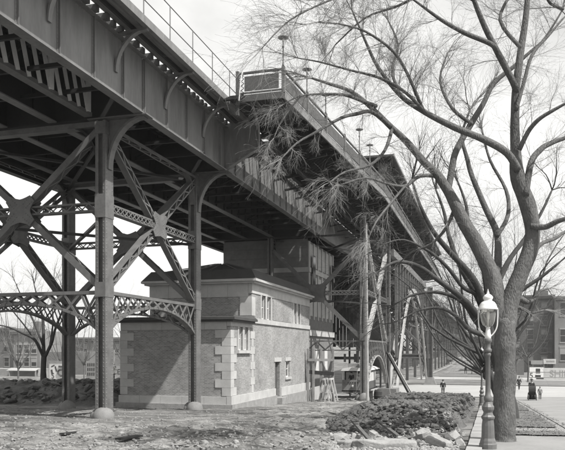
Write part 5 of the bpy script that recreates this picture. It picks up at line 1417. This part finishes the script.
L1([(525, 196, 3.80), (531, 163, 3.27), (540, 150, 2.96), (549, 144, 2.58), (565, 138, 2.13), (590, 132, 1.22)], D0, D0 + .8, .1, 6)
L1([(519, 150, 2.58), (528, 132, 2.36), (538, 120, 2.13), (552, 111, 1.82), (570, 101, 1.14)], D0, D0 - .6, .1, 6)
L1([(516, 110, 2.13), (524, 82, 1.90), (532, 55, 1.67), (548, 36, 1.29), (566, 15, 0.76)], D0, D0 + .9, .1, 6)
L1([(502, 300, 4.56), (498, 278, 4.10), (498, 256, 3.80), (497, 233, 3.50), (485, 207, 3.04), (472, 176, 2.51), (467, 158, 2.13), (462, 135, 1.52), (470, 110, 0.91)], D0 + .2, D0 + 2.2, .35, 5)
L1([(497, 236, 2.28), (508, 215, 2.13), (506, 190, 1.75), (490, 160, 1.37), (482, 130, 0.91)], D0 + .8, D0 + 2.6, .2, 5, .8)
L1([(524, 268, 2.43), (540, 245, 2.13), (556, 238, 1.67), (572, 226, 1.06)], D0 + .1, D0 + 1.5, .1, 5, .8)
L1([(513, 300, 3.50), (519, 298, 3.19), (527, 302, 2.58), (534, 299, 1.98), (540, 291, 1.37), (548, 289, 0.76)], D0, D0 + .5, .2, 6, .6, 1)
L1([(514, 306, 2.28), (523, 309, 1.67), (532, 313, 1.22), (544, 310, 0.68)], D0, D0 + .3, .2, 6, .6, 1)
# long low limbs reaching across the platform
L1([(392, 128, 2.4), (372, 112, 2), (356, 114, 1.8), (341, 118, 1.6), (318, 131, 1.3), (297, 143, 1), (282, 158, .6)], D0 + .6, D0 - 2.6, .1, 6, .55, 2, .07, 7)
L1([(376, 106, 2), (362, 101, 1.7), (345, 95, 1.5), (322, 94, 1.2), (300, 96, .8), (284, 104, .5)], D0 + .5, D0 - 2, .1, 9, .6, 2, .06, 7)
L1([(424, 111, 1.8), (405, 92, 1.6), (380, 78, 1.4), (350, 70, 1.1), (320, 62, .8), (298, 58, .5)], D0 - .7, D0 - 2.5, .1, 11, .8, 2, .025, 8)
L1([(424, 112, 1.8), (400, 60, 1.5), (372, 35, 1.2), (345, 25, .9), (318, 22, .6)], D0 - .7, D0 - 3, .1, 11, .8, 2, .025, 8)
L1([(438, 176, 2.2), (420, 176, 1.9), (405, 186, 1.6), (388, 184, 1.3), (366, 178, 1), (340, 185, .6)], D0 + .6, D0 - 1.5, .1, 7, .7, 2, .06, 8)
L1([(392, 129, 2), (385, 150, 1.6), (370, 165, 1.3), (345, 172, 1), (330, 182, .6)], D0 + .6, D0 - 2.2, .1, 6, .6, 2, .07, 8)
L1([(300, 96, 1), (288, 112, .9), (279, 126, .7), (274, 138, .5)], D0 - 1.9, D0 - 2.4, .0, 7, .45, 2, .1, 8)
L1([(405, 186, 1.3), (390, 204, 1.1), (376, 222, .9), (368, 240, .5)], D0 - .4, D0 - 2.0, .0, 6, .55, 2, .06, 8)
L1([(470, -40, 2.2), (430, -30, 1.9), (380, -18, 1.5), (330, 0, 1.1), (290, 20, .8), (262, 48, .5)], D0 - .4, D0 - 3.2, .2, 10, .9, 2, .02, 6)
L1([(474, 0, 2), (440, -14, 1.7), (400, 5, 1.3), (365, 18, 1), (335, 45, .6)], D0 - .5, D0 + 1.6, .2, 10, .9, 2, .01, 6)
L1([(521, 48, 2), (500, 20, 1.7), (512, -10, 1.3), (520, -40, .8)], D0 + .2, D0 + 1.5, .2, 8, .9, 2, .0, 7)
L1([(563, 9, 1.6), (548, 0, 1.4), (555, -25, .9)], D0 + 1.6, D0 + .6, .2, 8, .9, 2, .0, 7)
L1([(400, 95, 1.8), (392, 70, 1.5), (398, 45, 1.2), (388, 20, .7)], D0 - .9, D0 + .6, .1, 8, .8, 2, .0, 7)
L1([(472, 124, 1.9), (452, 108, 1.6), (440, 80, 1.2), (448, 52, .7)], D0 + .9, D0 + 2.2, .1, 8, .8, 2, .0, 7)
L1([(456, 205, 2), (446, 228, 1.7), (430, 245, 1.3), (412, 252, .9), (396, 266, .5)], D0 + .4, D0 + 1.8, .1, 8, .8, 2, .03, 7)
TB.done()
# young trees along the sidewalk behind
def street_tree(base, h, label, seed, limbs=7, lean=0.0, lev=2, twig='fartwig', bark='bark', grp=None, rad=.2, per=3.0, droop=.02, name='street_tree', first=.3, spread=.45):
    t = T(name, label, 'tree', base, grp); tr = Tree(t, twig, bark, seed); rr = random.Random(seed); b = V(base)
    top = b + V((lean, 0, h * first)); P, Q = curve([(b - V((0, 0, .15)), rad * 1.35), (b + V((0, 0, .3)), rad), (b + (top - b) * .6 + V((.05, 0, 0)), rad * .85), (top, rad * .75)], 4)
    mb = MB(); mb.smooth = True; mb.tube(P, Q, 12, True, .12); t.part('trunk', mb, bark)
    for i in range(limbs):
        a = 2 * math.pi * (i + .5 * rr.random()) / limbs; sp = h * spread * (.5 + .7 * rr.random()); up = h * (1 - first) * (.55 + .45 * rr.random())
        e = top + V((math.cos(a) * sp + lean * .5, math.sin(a) * sp, up)); s0 = top - V((0, 0, h * first * .35 * rr.random()))
        m1 = s0.lerp(e, .35) + V((math.cos(a) * sp * .12, math.sin(a) * sp * .12, -up * .04)); m2 = s0.lerp(e, .7) + V((rr.gauss(0, .2), rr.gauss(0, .2), up * .03))
        P, Q = tr.limb([(s0, rad * .5), (m1, rad * .36), (m2, rad * .22), (e, rad * .07)], 3, 7); tr.sprout(P, Q, .2, per, h * .17, lev, droop, 4.5, V((0, 0, .25)))
    tr.done(); return t
# second elm with limbs fanning out to the left over the avenue
b = V((.9, 29.0, g(.9, 29)));
t2 = T('elm_tree', 'second bare elm behind the big trunk with dark limbs fanning left over the avenue', 'tree', b); TB = Tree(t2, 'fartwig', 'darkbark', 8)
pb_ = (depth(b.x, b.y))
P, Q = curve([(b - V((0, 0, .1)), .32), (b + V((0, 0, .6)), .25), (at(494, 350, pb_), .23), (at(489, 322, pb_), .22)], 4); mb = MB(); mb.smooth = True; mb.tube(P, Q, 14, True, .12); t2.part('trunk', mb, 'darkbark')
e = pb_
for lst, d1 in (([(489, 326, 4.2), (480, 292, 3.8), (467, 271, 3.4), (450, 252, 2.9), (433, 231, 2.4), (420, 205, 1.7), (412, 180, 1)], e - 1.5),
                ([(488, 330, 3.8), (475, 312, 3.4), (462, 298, 3), (438, 280, 2.6), (418, 266, 2.2), (396, 262, 1.6), (378, 272, .9)], e - 2.5),
                ([(489, 326, 3.6), (478, 298, 3.2), (462, 270, 2.7), (450, 240, 2.2), (444, 212, 1.6), (436, 190, .9)], e + 1),
                ([(488, 332, 3), (476, 322, 2.6), (466, 306, 2.3), (452, 296, 2), (432, 292, 1.6), (410, 296, 1.2), (392, 306, .7)], e - 1),
                ([(487, 336, 2.8), (470, 330, 2.4), (456, 316, 2), (440, 308, 1.6), (420, 310, 1.1), (404, 318, .6)], e - 1.6),
                ([(490, 325, 3.8), (487, 290, 3.4), (482, 262, 2.9), (470, 235, 2.3), (466, 205, 1.6), (458, 182, .9)], e + 1.5),
                ([(490, 325, 3.6), (496, 290, 3.2), (508, 262, 2.7), (524, 240, 2.2), (540, 215, 1.6), (552, 190, .9)], e + 1),
                ([(491, 328, 3), (503, 306, 2.6), (522, 290, 2.2), (540, 278, 1.7), (560, 262, 1)], e - .8),
                ([(480, 294, 2.6), (464, 288, 2.2), (448, 268, 1.9), (430, 252, 1.5), (404, 240, 1), (384, 244, .6)], e - 2)):
    L1(lst, e, d1, .12, 5.0, 1.5, 2, .015, 6, n=8)
TB.done()
for i, (yv, h, lb) in enumerate(((36.5, 10.5, 'third bare elm with dark spreading limbs between the two lamp posts'), (47, 9, 'young bare street tree behind the second lamp post'), (56, 9.5, 'bare street tree at the end of the sidewalk before the side street'))):
    street_tree((.7, yv, g(.7, yv)), h, lb, 20 + i, 10, -.9, 2, 'fartwig', 'darkbark', None, .17, 2.6, .01, 'street_tree', .28, .5)
for i, (x, yv, h, lb) in enumerate(((2.2, 112, 11, 'first bare tree beyond the side street on the right kerb'), (2.0, 132, 11, 'second bare tree beyond the side street on the right kerb'), (2.2, 155, 12, 'third bare tree beyond the side street on the right kerb'), (2.2, 185, 12, 'fourth bare tree beyond the side street, half lost in haze'), (2.2, 225, 13, 'farthest bare tree along the avenue, pale with haze'))):
    street_tree((x, yv, g(x, yv)), h, lb, 40 + i, 11, -1.2, 2, 'fartwig', 'darkbark', None, .2, 1.2, .0, 'street_tree', .25, .5)
pt = at(528, 388, 112); street_tree((pt.x, pt.y, g(pt.x, pt.y)), 14, 'thin bare tree in front of the dark apartment house', 61, 8, 0, 2, 'fartwig', 'bark', None, .14, .9)
pt = at(516, 386, 120); street_tree((pt.x, pt.y, g(pt.x, pt.y)), 12, 'thin bare tree just right of the big elm trunk', 62, 7, 0, 2, 'fartwig', 'bark', None, .13, .9)
# left side: small forked tree on the bank and bushier trees behind it
pt = at(43, 391, 52.0)
zt_ = g(pt.x, pt.y) + 1.0
tl = T('forked_tree', 'dark forked bare tree on the earth bank at left', 'tree', (pt.x, pt.y, zt_)); TB = Tree(tl, 'fartwig', 'darkbark', 9); d = depth(pt.x, pt.y)
P, Q = curve([(at(43.5, 397, d), .4), (at(44, 388, d), .25), (at(43.5, 372, d), .21), (at(44, 354, d), .19)], 5); mb = MB(); mb.smooth = True; mb.tube(P, Q, 12, True, .12); tl.part('trunk', mb, 'darkbark')
for lst, d1 in (([(44, 358, 1.87), (40, 349, 1.66), (34, 339, 1.44), (22, 333, 1.15), (8, 327, 0.86), (-10, 324, 0.50)], d - 1.5), ([(44, 357, 2.02), (43.5, 340, 1.66), (43, 320, 1.37), (38, 300, 0.94), (34, 284, 0.50)], d + 1),
                ([(45, 357, 1.73), (52, 342, 1.51), (55, 330, 1.22), (62, 312, 0.86), (66, 296, 0.43)], d - .6), ([(43, 345, 1.22), (34, 322, 1.01), (24, 302, 0.72), (16, 284, 0.43)], d + 1.8), ([(50, 346, 1.01), (53, 322, 0.86), (52, 300, 0.65), (54, 280, 0.36)], d + 1.4), ([(40, 348, 0.94), (28, 330, 0.79), (12, 310, 0.58), (-2, 292, 0.36)], d - 2)):
    L1(lst, d, d1, .2, 3.0, 1.6, 2, .0, 6, n=7)
TB.done()
for i, (px, d, h, lb) in enumerate(((18, 92, 15, 'pale bare tree behind the row houses at far left'), (62, 98, 13, 'bare tree behind the rear trestle column'), (133, 84, 12.5, 'rounded bare tree top left of the brick house roof'), (84, 112, 14, 'faint bare tree between the two left trestle columns'))):
    pt = at(px, 385, d); street_tree((pt.x, pt.y, g(pt.x, pt.y)), h, lb, 80 + i, 12, 0, 2, 'twig', 'bark', None, .13, 1.3, .0, 'bare_tree', .25, .36)

# ================================================================== haze over the far end
hz = MB().box(-1000, 1000, -90, 1500, -8, 20)
hm = bpy.data.materials.new('haze_air'); hm.use_nodes = True; n = hm.node_tree.nodes; n.remove(n['Principled BSDF'])
pv = n.new('ShaderNodeVolumePrincipled'); pv.inputs['Color'].default_value = (.97, .97, .96, 1); pv.inputs['Density'].default_value = 0.00022; pv.inputs['Anisotropy'].default_value = 0.0
hm.node_tree.links.new(pv.outputs[0], n['Material Output'].inputs['Volume'])
M['haze'] = hm
setting('haze', hz, 'haze', 'stuff')
